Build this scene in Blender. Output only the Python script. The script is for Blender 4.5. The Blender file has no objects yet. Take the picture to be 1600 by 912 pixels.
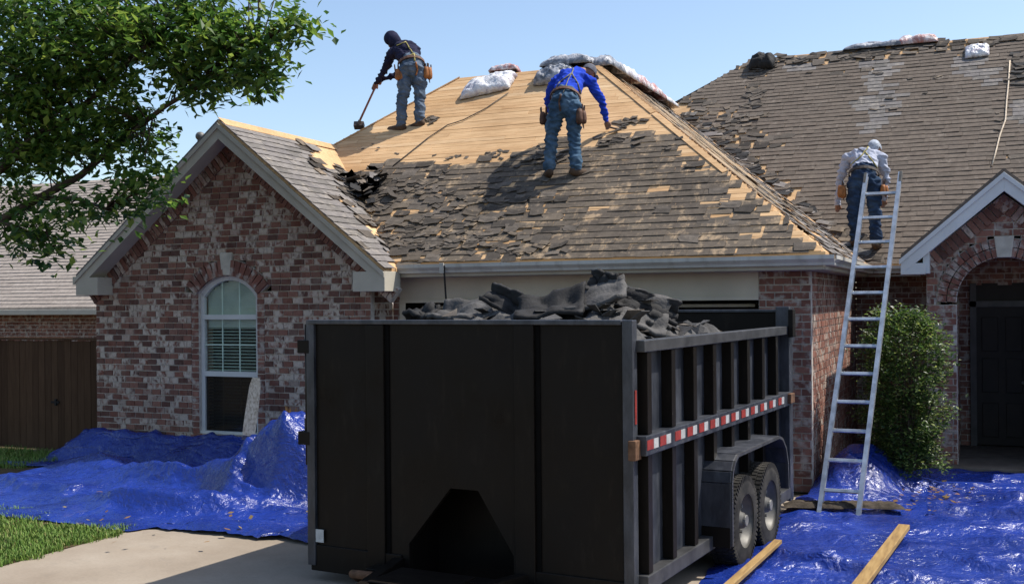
import bpy, bmesh, math, random
import numpy as np
from mathutils import Vector, Matrix, Euler
random.seed(7); NR=np.random.default_rng(7)
sc=bpy.context.scene; COL=sc.collection
# ---------------------------------------------------------------- camera
FPX=1700.0; PSI=math.atan(730/1700); RHO=math.radians(0.5); CAMZ=2.3
FW=np.array([-math.sin(PSI),math.cos(PSI),0]); RT=np.array([math.cos(PSI),math.sin(PSI),0]); UP=np.array([0,0,1.0])
CP=np.array([0,0,CAMZ])
cam_d=bpy.data.cameras.new('camera'); cam=bpy.data.objects.new('camera',cam_d); COL.objects.link(cam)
_r=math.cos(RHO)*RT-math.sin(RHO)*UP; _u=math.cos(RHO)*UP+math.sin(RHO)*RT
_m=Matrix.Identity(4)
for i in range(3): _m[i][0]=_r[i]; _m[i][1]=_u[i]; _m[i][2]=-FW[i]; _m[i][3]=CP[i]
cam.matrix_world=_m
cam_d.sensor_width=36; cam_d.lens=36*FPX/1600; cam_d.shift_y=14/1600; cam_d.clip_end=2000; cam_d.clip_start=0.05
sc.camera=cam
# ---------------------------------------------------------------- world, sun, exposure
SUN=Vector((0.56,0.32,1.0)).normalized()
w=bpy.data.worlds.new('World'); sc.world=w; w.use_nodes=True
nt=w.node_tree; bg=nt.nodes['Background']
sk=nt.nodes.new('ShaderNodeTexSky'); sk.sky_type='NISHITA'; sk.sun_disc=False
sk.sun_elevation=math.asin(SUN.z); sk.sun_rotation=math.atan2(SUN.x,SUN.y)
sk.air_density=1.0; sk.dust_density=1.1; sk.ozone_density=1.2; sk.altitude=0
nt.links.new(sk.outputs[0],bg.inputs[0]); bg.inputs[1].default_value=0.15
sl=bpy.data.lights.new('sun','SUN'); sl.energy=4.5; sl.angle=math.radians(0.53); sl.color=(1.0,0.95,0.87)
so=bpy.data.objects.new('sun',sl); COL.objects.link(so); so.rotation_euler=SUN.to_track_quat('Z','Y').to_euler(); so.location=(10,10,20)
vs=sc.view_settings; vs.view_transform='Standard'; vs.look='None'; vs.exposure=0.40; vs.gamma=1.0; vs.use_curve_mapping=False
sc.cycles.max_bounces=6; sc.cycles.caustics_reflective=False; sc.cycles.caustics_refractive=False
# ---------------------------------------------------------------- measuring helpers: a photo point met with a plane of the place
def _unroll(x,y):
    x-=800;y-=456;c,s=math.cos(RHO),-math.sin(RHO)
    return c*x+s*y+800,-s*x+c*y+456
def ray(x,y):
    x,y=_unroll(x,y); return FW+RT*(x-800)/FPX-UP*(y-470)/FPX
def onY(x,y,Y): r=ray(x,y); return CP+r*Y/r[1]
def onX(x,y,X): r=ray(x,y); return CP+r*X/r[0]
def onZ(x,y,Z=0): r=ray(x,y); return CP+r*(Z-CAMZ)/r[2]
def onP(x,y,n,p):
    r=ray(x,y); n=np.array(n,float); return CP+r*(((np.array(p)-CP)@n)/(r@n))
# ---------------------------------------------------------------- noise
def _h(ix,iy,seed):
    n=(ix*374761393+iy*668265263+seed*1442695041)&0x7fffffff
    n=((n^(n>>13))*1274126177)&0x7fffffff
    return ((n^(n>>16))&0xffff)/65535.0*2*np.pi
def perlin(x,y,seed=0):
    x=np.asarray(x,float);y=np.asarray(y,float)
    ix=np.floor(x).astype(np.int64);iy=np.floor(y).astype(np.int64);fx=x-ix;fy=y-iy
    def g(a,b):
        t=_h(ix+a,iy+b,seed); return np.cos(t)*(fx-a)+np.sin(t)*(fy-b)
    u=fx*fx*fx*(fx*(fx*6-15)+10);v=fy*fy*fy*(fy*(fy*6-15)+10)
    return (g(0,0)*(1-u)+g(1,0)*u)*(1-v)+(g(0,1)*(1-u)+g(1,1)*u)*v
def fbm(x,y,seed=0,o=4):
    t=0;a=1
    for k in range(o): t=t+a*perlin(np.asarray(x)*2**k,np.asarray(y)*2**k,seed+k*17); a*=.5
    return t
def ridged(x,y,seed=0,o=3):
    t=0;a=1
    for k in range(o): t=t+a*(1-np.abs(perlin(np.asarray(x)*2**k,np.asarray(y)*2**k,seed+k*13))*2.2); a*=.5
    return t
# ---------------------------------------------------------------- mesh building
ORG={}
def org(p): return ORG.get(p.name,Vector((0,0,0))) if p else Vector((0,0,0))
class MB:
    def __init__(s): s.v=[];s.f=[];s.m=[]
    def add(s,vs,fs,mi=0):
        b=len(s.v); s.v.extend([tuple(map(float,q)) for q in vs])
        for f in fs: s.f.append(tuple(i+b for i in f)); s.m.append(mi)
        return s
    def box(s,c,size,rot=None,mi=0):
        hx,hy,hz=size[0]/2,size[1]/2,size[2]/2
        vs=[Vector((x,y,z)) for x in(-hx,hx) for y in(-hy,hy) for z in(-hz,hz)]
        if rot is not None: vs=[rot@q for q in vs]
        c=Vector(c); return s.add([q+c for q in vs],[(0,1,3,2),(4,6,7,5),(0,4,5,1),(2,3,7,6),(0,2,6,4),(1,5,7,3)],mi)
    def bb(s,x0,x1,y0,y1,z0,z1,mi=0): return s.box(((x0+x1)/2,(y0+y1)/2,(z0+z1)/2),(x1-x0,y1-y0,z1-z0),None,mi)
    def beam(s,a,b,wd,th,up=(0,0,1),mi=0):
        a=Vector(a);b=Vector(b);d=(b-a);L=d.length;d.normalize();u=Vector(up);x=d.cross(u)
        if x.length<1e-4: x=d.cross(Vector((1,0,0)))
        x.normalize();u=x.cross(d)
        R=Matrix((x,d,u)).transposed()
        return s.box((a+b)/2,(wd,L,th),R,mi)
    def prism(s,poly,off,mi=0):
        off=Vector(off);n=len(poly);a=[Vector(p) for p in poly];b=[p+off for p in a]
        return s.add(a+b,[tuple(range(n))[::-1],tuple(range(n,2*n))]+[(i,(i+1)%n,n+(i+1)%n,n+i) for i in range(n)],mi)
    def tube(s,pts,rad,seg=10,mi=0,ell=None,cap=True,up=None):
        pts=[Vector(p) for p in pts];n=len(pts)
        if not hasattr(rad,'__len__'): rad=[rad]*n
        ref=Vector(up) if up is not None else None; vs=[];prev=None
        for i,p in enumerate(pts):
            d=(pts[min(i+1,n-1)]-pts[max(i-1,0)]).normalized()
            if ref is not None: x=ref-d*ref.dot(d)
            elif prev is not None: x=prev-d*prev.dot(d)
            else:
                x=d.cross(Vector((0,0,1)))
                if x.length<.05: x=d.cross(Vector((0,1,0)))
            x.normalize();prev=x;y=d.cross(x);e=ell[i] if ell else 1.0
            for k in range(seg):
                a=2*math.pi*k/seg; vs.append(p+x*(rad[i]*e*math.cos(a))+y*(rad[i]*math.sin(a)))
        fs=[(i*seg+k,i*seg+(k+1)%seg,(i+1)*seg+(k+1)%seg,(i+1)*seg+k) for i in range(n-1) for k in range(seg)]
        if cap: fs+=[tuple(range(seg))[::-1],tuple(range((n-1)*seg,n*seg))]
        return s.add(vs,fs,mi)
    def ball(s,c,r,seg=12,rings=8,mi=0,R=None):
        c=Vector(c); rr=r if hasattr(r,'__len__') else (r,r,r); vs=[]
        for i in range(rings+1):
            t=math.pi*i/rings
            for k in range(seg):
                a=2*math.pi*k/seg; q=Vector((rr[0]*math.sin(t)*math.cos(a),rr[1]*math.sin(t)*math.sin(a),rr[2]*math.cos(t)))
                vs.append(c+(R@q if R is not None else q))
        return s.add(vs,[(i*seg+k,(i+1)*seg+k,(i+1)*seg+(k+1)%seg,i*seg+(k+1)%seg) for i in range(rings) for k in range(seg)],mi)
    def cyl(s,a,b,r,seg=20,mi=0): return s.tube([a,b],[r,r],seg,mi)
    def grid(s,P,mi=0):
        n,m=P.shape[:2]; idx=lambda i,j:i*m+j
        return s.add(P.reshape(-1,3),[(idx(i,j),idx(i,j+1),idx(i+1,j+1),idx(i+1,j)) for i in range(n-1) for j in range(m-1)],mi)
    def build(s,name,mats,parent=None,smooth=False,bevel=0,o=None):
        me=bpy.data.meshes.new(name); O=org(parent)
        me.from_pydata([(x-O.x,y-O.y,z-O.z) for x,y,z in s.v],[],s.f)
        if not isinstance(mats,(list,tuple)): mats=[mats]
        for q in mats: me.materials.append(M[q])
        if len(mats)>1: me.polygons.foreach_set('material_index',s.m)
        if smooth: me.polygons.foreach_set('use_smooth',[True]*len(me.polygons))
        me.update()
        ob=bpy.data.objects.new(name,me); COL.objects.link(ob)
        if parent: ob.parent=parent; ORG[ob.name]=O
        if bevel:
            b=ob.modifiers.new('bevel','BEVEL'); b.width=bevel; b.segments=2; b.limit_method='ANGLE'; b.angle_limit=math.radians(40)
        return ob
def tag(o,label=None,cat=None,group=None,kind=None):
    if label:o['label']=label
    if cat:o['category']=cat
    if group:o['group']=group
    if kind:o['kind']=kind
    return o
def empty(name,loc,label=None,cat=None,group=None):
    o=bpy.data.objects.new(name,None); COL.objects.link(o); o.location=loc; o.empty_display_size=.1
    ORG[o.name]=Vector(loc); return tag(o,label,cat,group)
def fixnormals(ob):
    bm=bmesh.new();bm.from_mesh(ob.data);bmesh.ops.recalc_face_normals(bm,faces=bm.faces);bm.to_mesh(ob.data);bm.free();return ob
# ---------------------------------------------------------------- materials
M={}
def lin(r,g,b): return tuple(((c/255)/12.92 if c/255<=.04045 else ((c/255+.055)/1.055)**2.4) for c in (r,g,b))+(1,)
class NT:
    def __init__(s,name,rough=.8,spec=.3,metal=0):
        m=bpy.data.materials.new(name); m.use_nodes=True; s.m=m; s.t=m.node_tree; s.b=s.t.nodes['Principled BSDF']
        s.b.inputs['Roughness'].default_value=rough; s.b.inputs['Specular IOR Level'].default_value=spec; s.b.inputs['Metallic'].default_value=metal
        M[name]=m
    def n(s,ty,**kw):
        o=s.t.nodes.new('ShaderNode'+ty)
        for k,v in kw.items():
            if k.startswith('i_'):
                key=k[2:]; key=int(key) if key.isdigit() else key.replace('_',' '); o.inputs[key].default_value=v
            else: setattr(o,k,v)
        return o
    def l(s,a,b): s.t.links.new(a,b)
    def pos(s,scale=(1,1,1),obj=False):
        mp=s.n('Mapping'); mp.inputs['Scale'].default_value=scale
        if obj: tc=s.n('TexCoord'); s.l(tc.outputs['Object'],mp.inputs[0])
        else: g=s.n('NewGeometry'); s.l(g.outputs['Position'],mp.inputs[0])
        return mp.outputs[0]
    def noise(s,scale,detail=4,vec=None,rough=.55,dist=0):
        o=s.n('TexNoise',i_Scale=scale,i_Detail=detail,i_Roughness=rough,i_Distortion=dist)
        s.l(vec if vec is not None else s.pos(),o.inputs['Vector']); return o.outputs['Fac']
    def ramp(s,fac,stops,interp='LINEAR'):
        o=s.n('ValToRGB'); o.color_ramp.interpolation=interp; e=o.color_ramp.elements
        while len(e)<len(stops): e.new(.5)
        for q,(p,c) in zip(e,stops): q.position=p; q.color=c if len(c)==4 else tuple(c)+(1,)
        s.l(fac,o.inputs[0]); return o.outputs[0]
    def mix(s,fac,a,b,mode='MIX'):
        o=s.n('Mix',data_type='RGBA',blend_type=mode)
        for i,v in ((0,fac),(6,a),(7,b)):
            if hasattr(v,'links') or hasattr(v,'is_linked'): s.l(v,o.inputs[i])
            else: o.inputs[i].default_value=v
        return o.outputs[2]
    def math(s,op,a,b=0.0):
        o=s.n('Math',operation=op)
        for i,v in ((0,a),(1,b)):
            if hasattr(v,'is_linked'): s.l(v,o.inputs[i])
            else: o.inputs[i].default_value=v
        return o.outputs[0]
    def rnd(s):
        g=s.n('NewGeometry'); oi=s.n('ObjectInfo')
        a=s.math('MULTIPLY',oi.outputs['Random'],7.31); a=s.math('ADD',a,g.outputs['Random Per Island']); return s.math('FRACT',a)
    def col(s,c):
        if hasattr(c,'is_linked'): s.l(c,s.b.inputs['Base Color'])
        else: s.b.inputs['Base Color'].default_value=c
        return s
    def bump(s,h,strength=.3,dist=.01):
        o=s.n('Bump',i_Strength=strength,i_Distance=dist); s.l(h,o.inputs['Height']); s.l(o.outputs[0],s.b.inputs['Normal']); return s
    def rough(s,v): s.l(v,s.b.inputs['Roughness']); return s
def simple(name,c,rough=.7,spec=.3,metal=0,var=.25,scale=6,bump=0,bscale=60):
    t=NT(name,rough,spec,metal); n=t.noise(scale,5)
    a=tuple(x*(1-var) for x in c[:3])+(1,); b=tuple(min(1,x*(1+var)) for x in c[:3])+(1,)
    t.col(t.ramp(n,[(.3,a),(.7,b)]))
    if bump: t.bump(t.noise(bscale,3),bump,.01)
    return t
def build_materials():
    # brick: tumbled red-brown with white wash
    t=NT('brick',.9,.15); r=t.rnd(); vm=t.n('VectorMath',operation='ADD'); t.l(t.pos((8,8,5)),vm.inputs[0]); sh_=t.n('CombineXYZ'); t.l(t.math('MULTIPLY',r,91.0),sh_.inputs[0]); t.l(t.math('MULTIPLY',r,47.0),sh_.inputs[2]); t.l(sh_.outputs[0],vm.inputs[1]); n=t.noise(1.3,5,vm.outputs[0],.65,.6); n2=t.noise(28,4)
    base=t.ramp(r,[(0,(.20,.080,.056)),(.2,(.27,.12,.085)),(.4,(.105,.05,.04)),(.6,(.29,.14,.10)),(.8,(.12,.055,.043)),(1,(.22,.095,.07))])
    wash=t.ramp(n,[(.40,(0,0,0)),(.53,(.85,.85,.85))]); r2=t.ramp(t.math('FRACT',t.math('MULTIPLY',r,5.7)),[(.46,(.07,.07,.07)),(.56,(1,1,1))])
    wf=t.mix(1.0,wash,r2,'MULTIPLY'); low=t.noise(.9,3); lf=t.ramp(low,[(.34,(.55,.55,.55)),(.52,(1,1,1))]); wf=t.mix(1.0,wf,lf,'MULTIPLY')
    c=t.mix(wf,base,(.66,.57,.47,1)); c=t.mix(.30,c,t.ramp(n2,[(.3,(.25,.25,.25)),(.7,(1,1,1))]),'MULTIPLY'); t.col(c)
    t.bump(t.noise(45,4),.5,.008)
    t=NT('brick_red',.9,.15); r=t.rnd(); n2=t.noise(20,4); n=t.noise(9,4)
    base=t.ramp(r,[(0,(.26,.11,.08)),(.3,(.17,.08,.062)),(.6,(.34,.165,.12)),(1,(.20,.092,.07))]); wash=t.ramp(n,[(.50,(0,0,0)),(.63,(.85,.85,.85))])
    c=t.mix(wash,base,(.48,.42,.36,1)); c=t.mix(.35,c,t.ramp(n2,[(.3,(.3,.3,.3)),(.7,(1,1,1))]),'MULTIPLY'); t.col(c); t.bump(t.noise(45,4),.5,.008)
    simple('mortar',(.50,.45,.39),.95,.1,0,.25,14,.4,80)
    simple('stone',(.50,.46,.38),.85,.2,0,.2,9,.3,50)
    simple('trim',(.46,.42,.34),.6,.3,0,.10,3,.05,30)
    simple('trim_white',(.62,.63,.62),.55,.3,0,.07,3,.05,30)
    simple('cream',(.56,.49,.38),.6,.3,0,.10,2,.05,30)
    t=NT('gutter',.45,.4); n=t.noise(3,4); d=t.noise(1.2,5,t.pos((6,6,.6)))
    t.col(t.mix(t.ramp(d,[(.5,(0,0,0)),(.75,(.6,.6,.6))]),t.ramp(n,[(.3,(.46,.44,.39)),(.7,(.56,.54,.49))]),(.22,.19,.15,1)))
    simple('soffit',(.45,.42,.36),.7,.2,0,.1,3)
    # wood decking
    t=NT('plank',.85,.15); r=t.rnd(); p=t.pos((1.3,12,12)); n=t.noise(2.2,6,p,.6,.8); n2=t.noise(.7,3)
    c=t.ramp(r,[(0,(.66,.42,.22)),(.35,(.73,.49,.27)),(.7,(.60,.375,.19)),(1,(.76,.54,.32))])
    c=t.mix(.55,c,t.ramp(n,[(.3,(.5,.42,.33)),(.62,(1,1,1))]),'MULTIPLY'); c=t.mix(.45,c,t.ramp(n2,[(.35,(.55,.48,.42)),(.6,(1,1,1))]),'MULTIPLY'); c=t.mix(t.ramp(t.noise(3.1,6,t.pos((.7,2,2)),.7,1),[(.62,(0,0,0)),(.76,(.40,.40,.40))]),c,(.26,.18,.12,1))
    vo=t.n('TexVoronoi',i_Scale=8.0); t.l(t.pos((1,2.2,2.2)),vo.inputs['Vector'])
    kn=t.ramp(vo.outputs['Distance'],[(.03,(.35,.25,.18)),(.07,(1,1,1))]); c=t.mix(.7,c,kn,'MULTIPLY')
    t.col(c); t.bump(n,.35,.004)
    t=NT('lath',.9,.1); r=t.rnd(); n=t.noise(2,6,t.pos((12,1.2,12)))
    c=t.ramp(r,[(0,(.50,.36,.22)),(.3,(.36,.29,.21)),(.6,(.62,.45,.27)),(1,(.28,.24,.19))]); t.col(t.mix(.5,c,t.ramp(n,[(.3,(.4,.36,.32)),(.65,(1,1,1))]),'MULTIPLY'))
    # shingles
    def sh(name,stops,worn,wf0,wf1):
        t=NT(name,.93,.15); r=t.rnd(); c=t.ramp(r,stops); g=t.noise(130,2); n=t.noise(2.6,5,t.pos((1.6,3,3)),.65,.5); f=t.noise(11,5)
        c=t.mix(.55,c,t.ramp(f,[(.3,(.45,.45,.46)),(.68,(1.0,1,1))]),'MULTIPLY')
        mp=t.n('Mapping'); mp.inputs['Rotation'].default_value=(0,0,.75); mp.inputs['Scale'].default_value=(5.5,1.6,2.0); gg=t.n('NewGeometry'); t.l(gg.outputs['Position'],mp.inputs[0]); st=t.noise(1.5,6,mp.outputs[0],.7,.5)
        wm=t.math('ADD',t.math('MULTIPLY',n,.5),t.math('MULTIPLY',st,.5)); c=t.mix(t.ramp(wm,[(wf0,(0,0,0)),(wf1,(.85,.85,.85))]),c,worn)
        if name in('shingle','torn'): c=t.mix(t.ramp(t.noise(1.5,6,t.pos((.9,1.5,1.5)),.72,.7),[(.54,(0,0,0)),(.68,(.65,.65,.65))]),c,(.05,.043,.036,1))
        c=t.mix(.5,c,t.ramp(g,[(.3,(.45,.45,.45)),(.7,(1,1,1))]),'MULTIPLY'); t.col(c); t.bump(g,.6,.004)
    sh('shingle',[(0,(.15,.122,.096)),(.3,(.175,.142,.11)),(.6,(.132,.108,.086)),(.85,(.195,.158,.12)),(1,(.16,.13,.10))],(.52,.375,.235,1),.52,.63)
    sh('shingle_right',[(0,(.175,.14,.112)),(.5,(.20,.162,.13)),(1,(.155,.126,.102))],(.34,.29,.24,1),.57,.70)
    sh('shingle_grey',[(0,(.22,.20,.19)),(.5,(.28,.255,.235)),(1,(.18,.165,.15))],(.46,.40,.33,1),.52,.70)
    sh('shingle_far',[(0,(.40,.34,.29)),(1,(.45,.385,.33))],(.5,.45,.4,1),.6,.9)
    sh('torn',[(0,(.085,.073,.062)),(.3,(.145,.122,.10)),(.6,(.20,.168,.138)),(.8,(.055,.048,.042)),(1,(.25,.20,.15))],(.36,.28,.20,1),.55,.66)
    simple('felt',(.020,.019,.019),.8,.3,0,.4,12,.4,60)
    t=simple('felt_grey',(.072,.068,.065),.75,.3,0,.45,7,.6,45)
    # ground
    t=NT('concrete',.9,.2); n=t.noise(.9,6,None,.65); n2=t.noise(40,4); st=t.noise(2.2,5,None,.7,1)
    c=t.ramp(n,[(.3,(.25,.20,.15)),(.55,(.32,.265,.205)),(.75,(.37,.315,.25))]); c=t.mix(t.ramp(st,[(.56,(0,0,0)),(.75,(.45,.45,.45))]),c,(.20,.17,.14,1))
    c=t.mix(.3,c,t.ramp(n2,[(.3,(.6,.6,.6)),(.7,(1,1,1))]),'MULTIPLY'); t.col(c); t.bump(n2,.25,.004)
    simple('soil',(.09,.065,.035),.95,.1,0,.4,5,.6,30)
    t=NT('grass',.6,.3); r=t.rnd(); t.col(t.ramp(r,[(0,(.07,.14,.018)),(.5,(.115,.205,.03)),(.85,(.17,.25,.05)),(1,(.30,.27,.10))]))
    # tarp
    t=NT('tarp',.30,.6); n=t.noise(1.1,4); dirt=t.noise(2.6,6,None,.7,.8)
    c=t.ramp(n,[(.3,(.006,.018,.14)),(.7,(.014,.042,.29))]); c=t.mix(t.ramp(dirt,[(.60,(0,0,0)),(.78,(.5,.5,.5))]),c,(.11,.11,.20,1)); t.col(c)
    w1=t.n('TexVoronoi',feature='DISTANCE_TO_EDGE',i_Scale=8.0); 
    dn=t.n('TexNoise',i_Scale=3.0,i_Detail=3.0); pp=t.pos(); t.l(pp,dn.inputs['Vector'])
    vm=t.n('VectorMath',operation='MULTIPLY_ADD'); t.l(dn.outputs['Color'],vm.inputs[0]); vm.inputs[1].default_value=(.5,.5,.5); t.l(pp,vm.inputs[2]); t.l(vm.outputs[0],w1.inputs['Vector'])
    hh=t.math('ADD',t.math('MULTIPLY',w1.outputs['Distance'],1.2),t.math('MULTIPLY',t.noise(14,5,None,.6,1.2),1.1)); t.bump(hh,.62,.024)
    t.rough(t.ramp(t.noise(5,4),[(.3,(.17,.17,.17)),(.7,(.34,.34,.34))]))
    # trailer
    t=NT('black_paint',.5,.11); n=t.noise(2.2,5); d=t.noise(5,6,t.pos((3,3,.8)),.7)
    c=t.mix(t.ramp(d,[(.55,(0,0,0)),(.85,(.5,.5,.5))]),(.0105,.0085,.0070,1),(.034,.027,.020,1)); t.col(c); t.rough(t.ramp(n,[(.3,(.26,.26,.26)),(.7,(.52,.52,.52))])); t.bump(t.noise(1.6,3),.25,.03)
    t=NT('trailer_side',.38,.5); d=t.noise(3.5,6,t.pos((2,2,.7)),.7)
    c=t.mix(t.ramp(d,[(.42,(0,0,0)),(.72,(.7,.7,.7))]),(.018,.021,.028,1),(.085,.090,.105,1)); t.col(c); t.rough(t.ramp(t.noise(4,4),[(.3,(.3,.3,.3)),(.7,(.55,.55,.55))]))
    simple('groove',(.004,.0037,.0035),.8,.05)
    simple('rail_metal',(.055,.055,.056),.45,.4,.2,.4,7,.1)
    simple('dusty_metal',(.15,.145,.135),.55,.4,.2,.35,7,.1)
    t=NT('rubber',.85,.2); t.col(t.mix(t.ramp(t.noise(6,4),[(.4,(0,0,0)),(.75,(.7,.7,.7))]),(.018,.017,.016,1),(.075,.068,.058,1)))
    simple('rim',(.105,.098,.085),.5,.4,.2,.3,9)
    simple('tape_red',(.26,.03,.022),.4,.5,0,.25,14); simple('tape_white',(.40,.40,.39),.4,.5,0,.25,14)
    simple('rust',(.13,.07,.04),.8,.2,0,.4,20); simple('sticker',(.45,.46,.45),.6,.3,0,.15,30)
    t=NT('aluminium',.38,.5,.85); t.col(t.ramp(t.noise(9,5),[(.3,(.36,.37,.37)),(.55,(.60,.61,.61)),(.75,(.74,.75,.75))]))
    # cloth and people
    def cloth(name,c,var=.3,sc=7,wear=None):
        t=NT(name,.92,.1); n=t.noise(sc,5); a=tuple(x*(1-var) for x in c)+(1,); b=tuple(x*(1+var) for x in c)+(1,)
        cc=t.ramp(n,[(.3,a),(.7,b)])
        if wear: cc=t.mix(t.ramp(t.noise(5,4),[(.5,(0,0,0)),(.72,(.8,.8,.8))]),cc,wear)
        t.col(cc); t.bump(t.noise(25,3),.5,.01)
    cloth('denim',(.085,.115,.16),.35,6,(.20,.24,.29,1)); cloth('denim_dark',(.024,.042,.080),.3,6,(.06,.10,.16,1)); cloth('navy',(.022,.022,.045)); cloth('blue_shirt',(.022,.060,.46),.2)
    cloth('denim_blue',(.055,.10,.155),.35,6,(.15,.22,.29,1))
    cloth('pale_shirt',(.42,.44,.52),.12); cloth('cap_grey',(.13,.13,.15),.3,20); cloth('bandana',(.34,.37,.42),.4,40)
    simple('skin',(.26,.125,.075),.6,.3,0,.15,10); simple('leather',(.30,.115,.035),.65,.3,0,.35,16,.3,50); simple('leather_dark',(.11,.055,.035),.7,.3,0,.35,16,.3,50)
    simple('boot',(.085,.055,.036),.8,.2,0,.35,14); simple('sole',(.03,.025,.02),.9,.1); simple('strap',(.34,.29,.10),.7,.2,0,.3,20); simple('belt',(.055,.045,.04),.7,.3)
    simple('strap_grey',(.20,.19,.15),.8,.2,0,.3,20); simple('wood_handle',(.30,.10,.06),.6,.3,0,.25,9); simple('steel',(.09,.065,.055),.6,.4,.4,.3,20)
    # plastic, timber
    t=NT('plastic',.32,.5); t.col(t.ramp(t.noise(6,5,None,.6,.8),[(.35,(.40,.36,.42)),(.5,(.70,.69,.71)),(.62,(.80,.79,.79))])); t.bump(t.noise(14,4,None,.6,1),.8,.03)
    t=NT('plastic_pink',.35,.5); t.col(t.ramp(t.noise(5,5,None,.6,.8),[(.38,(.38,.14,.12)),(.5,(.50,.34,.32)),(.6,(.74,.70,.69))])); t.bump(t.noise(14,4,None,.6,1),.8,.03)
    t=NT('plastic_grey',.4,.5); t.col(t.ramp(t.noise(6,5,None,.6,.8),[(.36,(.07,.08,.10)),(.5,(.25,.26,.29)),(.62,(.5,.5,.52))])); t.bump(t.noise(14,4,None,.6,1),.8,.03)
    t=NT('timber',.8,.2); n=t.noise(2,5,t.pos((14,1.5,14))); t.col(t.ramp(n,[(.3,(.20,.12,.05)),(.5,(.31,.195,.075)),(.7,(.38,.25,.105))])); 
    t=NT('pale_timber',.85,.15); n=t.noise(3,5,t.pos((14,14,1.5))); t.col(t.ramp(n,[(.35,(.40,.31,.22)),(.55,(.66,.55,.42)),(.75,(.76,.67,.54))]))
    t=NT('fence_wood',.9,.1); r=t.rnd(); n=t.noise(2.5,5,t.pos((12,12,1.2))); c=t.ramp(r,[(0,(.075,.043,.026)),(1,(.11,.064,.038))]); t.col(t.mix(.5,c,t.ramp(n,[(.3,(.45,.42,.4)),(.7,(1,1,1))]),'MULTIPLY'))
    # window
    t=NT('glass',.05,.6); t.col((.02,.035,.03,1)); t.b.inputs['Alpha'].default_value=.12
    t=NT('glass_dark',.08,.5); t.col((.012,.014,.015,1)); t.b.inputs['Alpha'].default_value=.55
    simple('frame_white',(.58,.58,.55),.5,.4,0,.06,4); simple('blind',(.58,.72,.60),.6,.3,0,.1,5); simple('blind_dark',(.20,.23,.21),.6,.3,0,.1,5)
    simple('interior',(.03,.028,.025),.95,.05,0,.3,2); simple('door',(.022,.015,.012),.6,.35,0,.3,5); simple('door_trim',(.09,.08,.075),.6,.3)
    # plants
    def leaf(name,stops):
        t=NT(name,.42,.45); t.col(t.ramp(t.rnd(),stops)); t.b.inputs['Subsurface Weight'].default_value=0
        tr=t.n('BsdfTranslucent'); t.l(t.ramp(t.rnd(),[(p,tuple(min(1,x*2.0) for x in c[:3])) for p,c in stops]),tr.inputs[0])
        mx=t.n('MixShader',i_0=.42); t.l(t.b.outputs[0],mx.inputs[1]); t.l(tr.outputs[0],mx.inputs[2]); t.l(mx.outputs[0],t.t.nodes['Material Output'].inputs[0])
    leaf('leaf',[(0,(.022,.058,.011)),(.45,(.05,.105,.018)),(.8,(.11,.18,.028)),(1,(.22,.28,.05))])
    leaf('leaf_bush',[(0,(.022,.046,.012)),(.5,(.045,.085,.018)),(.82,(.11,.165,.034)),(1,(.28,.32,.085))])
    leaf('leaf_dry',[(0,(.30,.18,.06)),(.6,(.22,.11,.04)),(1,(.40,.30,.10))])
    simple('bark',(.075,.055,.040),.95,.1,0,.4,8,.6,25)
build_materials()
# ================================================================ ground
P=.807; CS=1/math.sqrt(1+P*P); SN=P*CS     # roof pitch
g=MB().bb(-400,400,-60,700,-.30,-.012).build('ground','soil'); tag(g,kind='structure')
DX=-7.94
g=MB().bb(DX,3.6,2.0,13.0,-.15,0).build('driveway','concrete'); tag(g,kind='structure')
n,m=70,70; xs=np.linspace(-40,DX-.02,n); ys=np.linspace(2,12.9,m); X,Y=np.meshgrid(xs,ys,indexing='ij')
lw=MB().grid(np.stack([X,Y,-.005+.02*fbm(X*1.3,Y*1.3,3)],-1)).build('lawn','soil',smooth=True); tag(lw,kind='structure')
g=MB().bb(-1.85,3.6,13.004,18.4,-.15,-.004).build('garden_bed','soil'); tag(g,kind='structure')
def make_grass():
    mb=MB()
    rg=random.Random(3)
    def blade(x,y,z,h):
        a=rg.uniform(0,6.28);lean=rg.uniform(.1,.7)*h;wd=rg.uniform(.003,.0055);dx,dy=math.cos(a),math.sin(a);px,py=-dy*wd,dx*wd
        b=(x,y,z);mdl=(x+dx*lean*.4,y+dy*lean*.4,z+h*.6);t=(x+dx*lean,y+dy*lean,z+h*rg.uniform(.8,1))
        mb.add([(b[0]-px,b[1]-py,b[2]),(b[0]+px,b[1]+py,b[2]),(mdl[0]+px*.8,mdl[1]+py*.8,mdl[2]),(mdl[0]-px*.8,mdl[1]-py*.8,mdl[2]),t],[(0,1,2,3),(3,2,4)])
    for k in range(34000):
        x=DX-.0-abs(rg.gauss(0,1.0)) if k%3 else DX-rg.uniform(-.05,2.8); y=rg.uniform(6.4,10.2)
        if x>DX+.05: continue
        if y>8.62+.10*math.sin(x*3)+(.35 if x<-9.2 else 0): continue
        blade(x+.05*math.sin(y*7)+.03*math.sin(y*19),y,-.01,rg.uniform(.035,.085))
    for k in range(5000): blade(rg.uniform(-15,-12.4),rg.uniform(11.3,12.7),-.01,rg.uniform(.05,.14))
    tag(mb.build('grass','grass'),'green lawn grass beside the concrete driveway','grass',kind='stuff')
make_grass()
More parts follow.
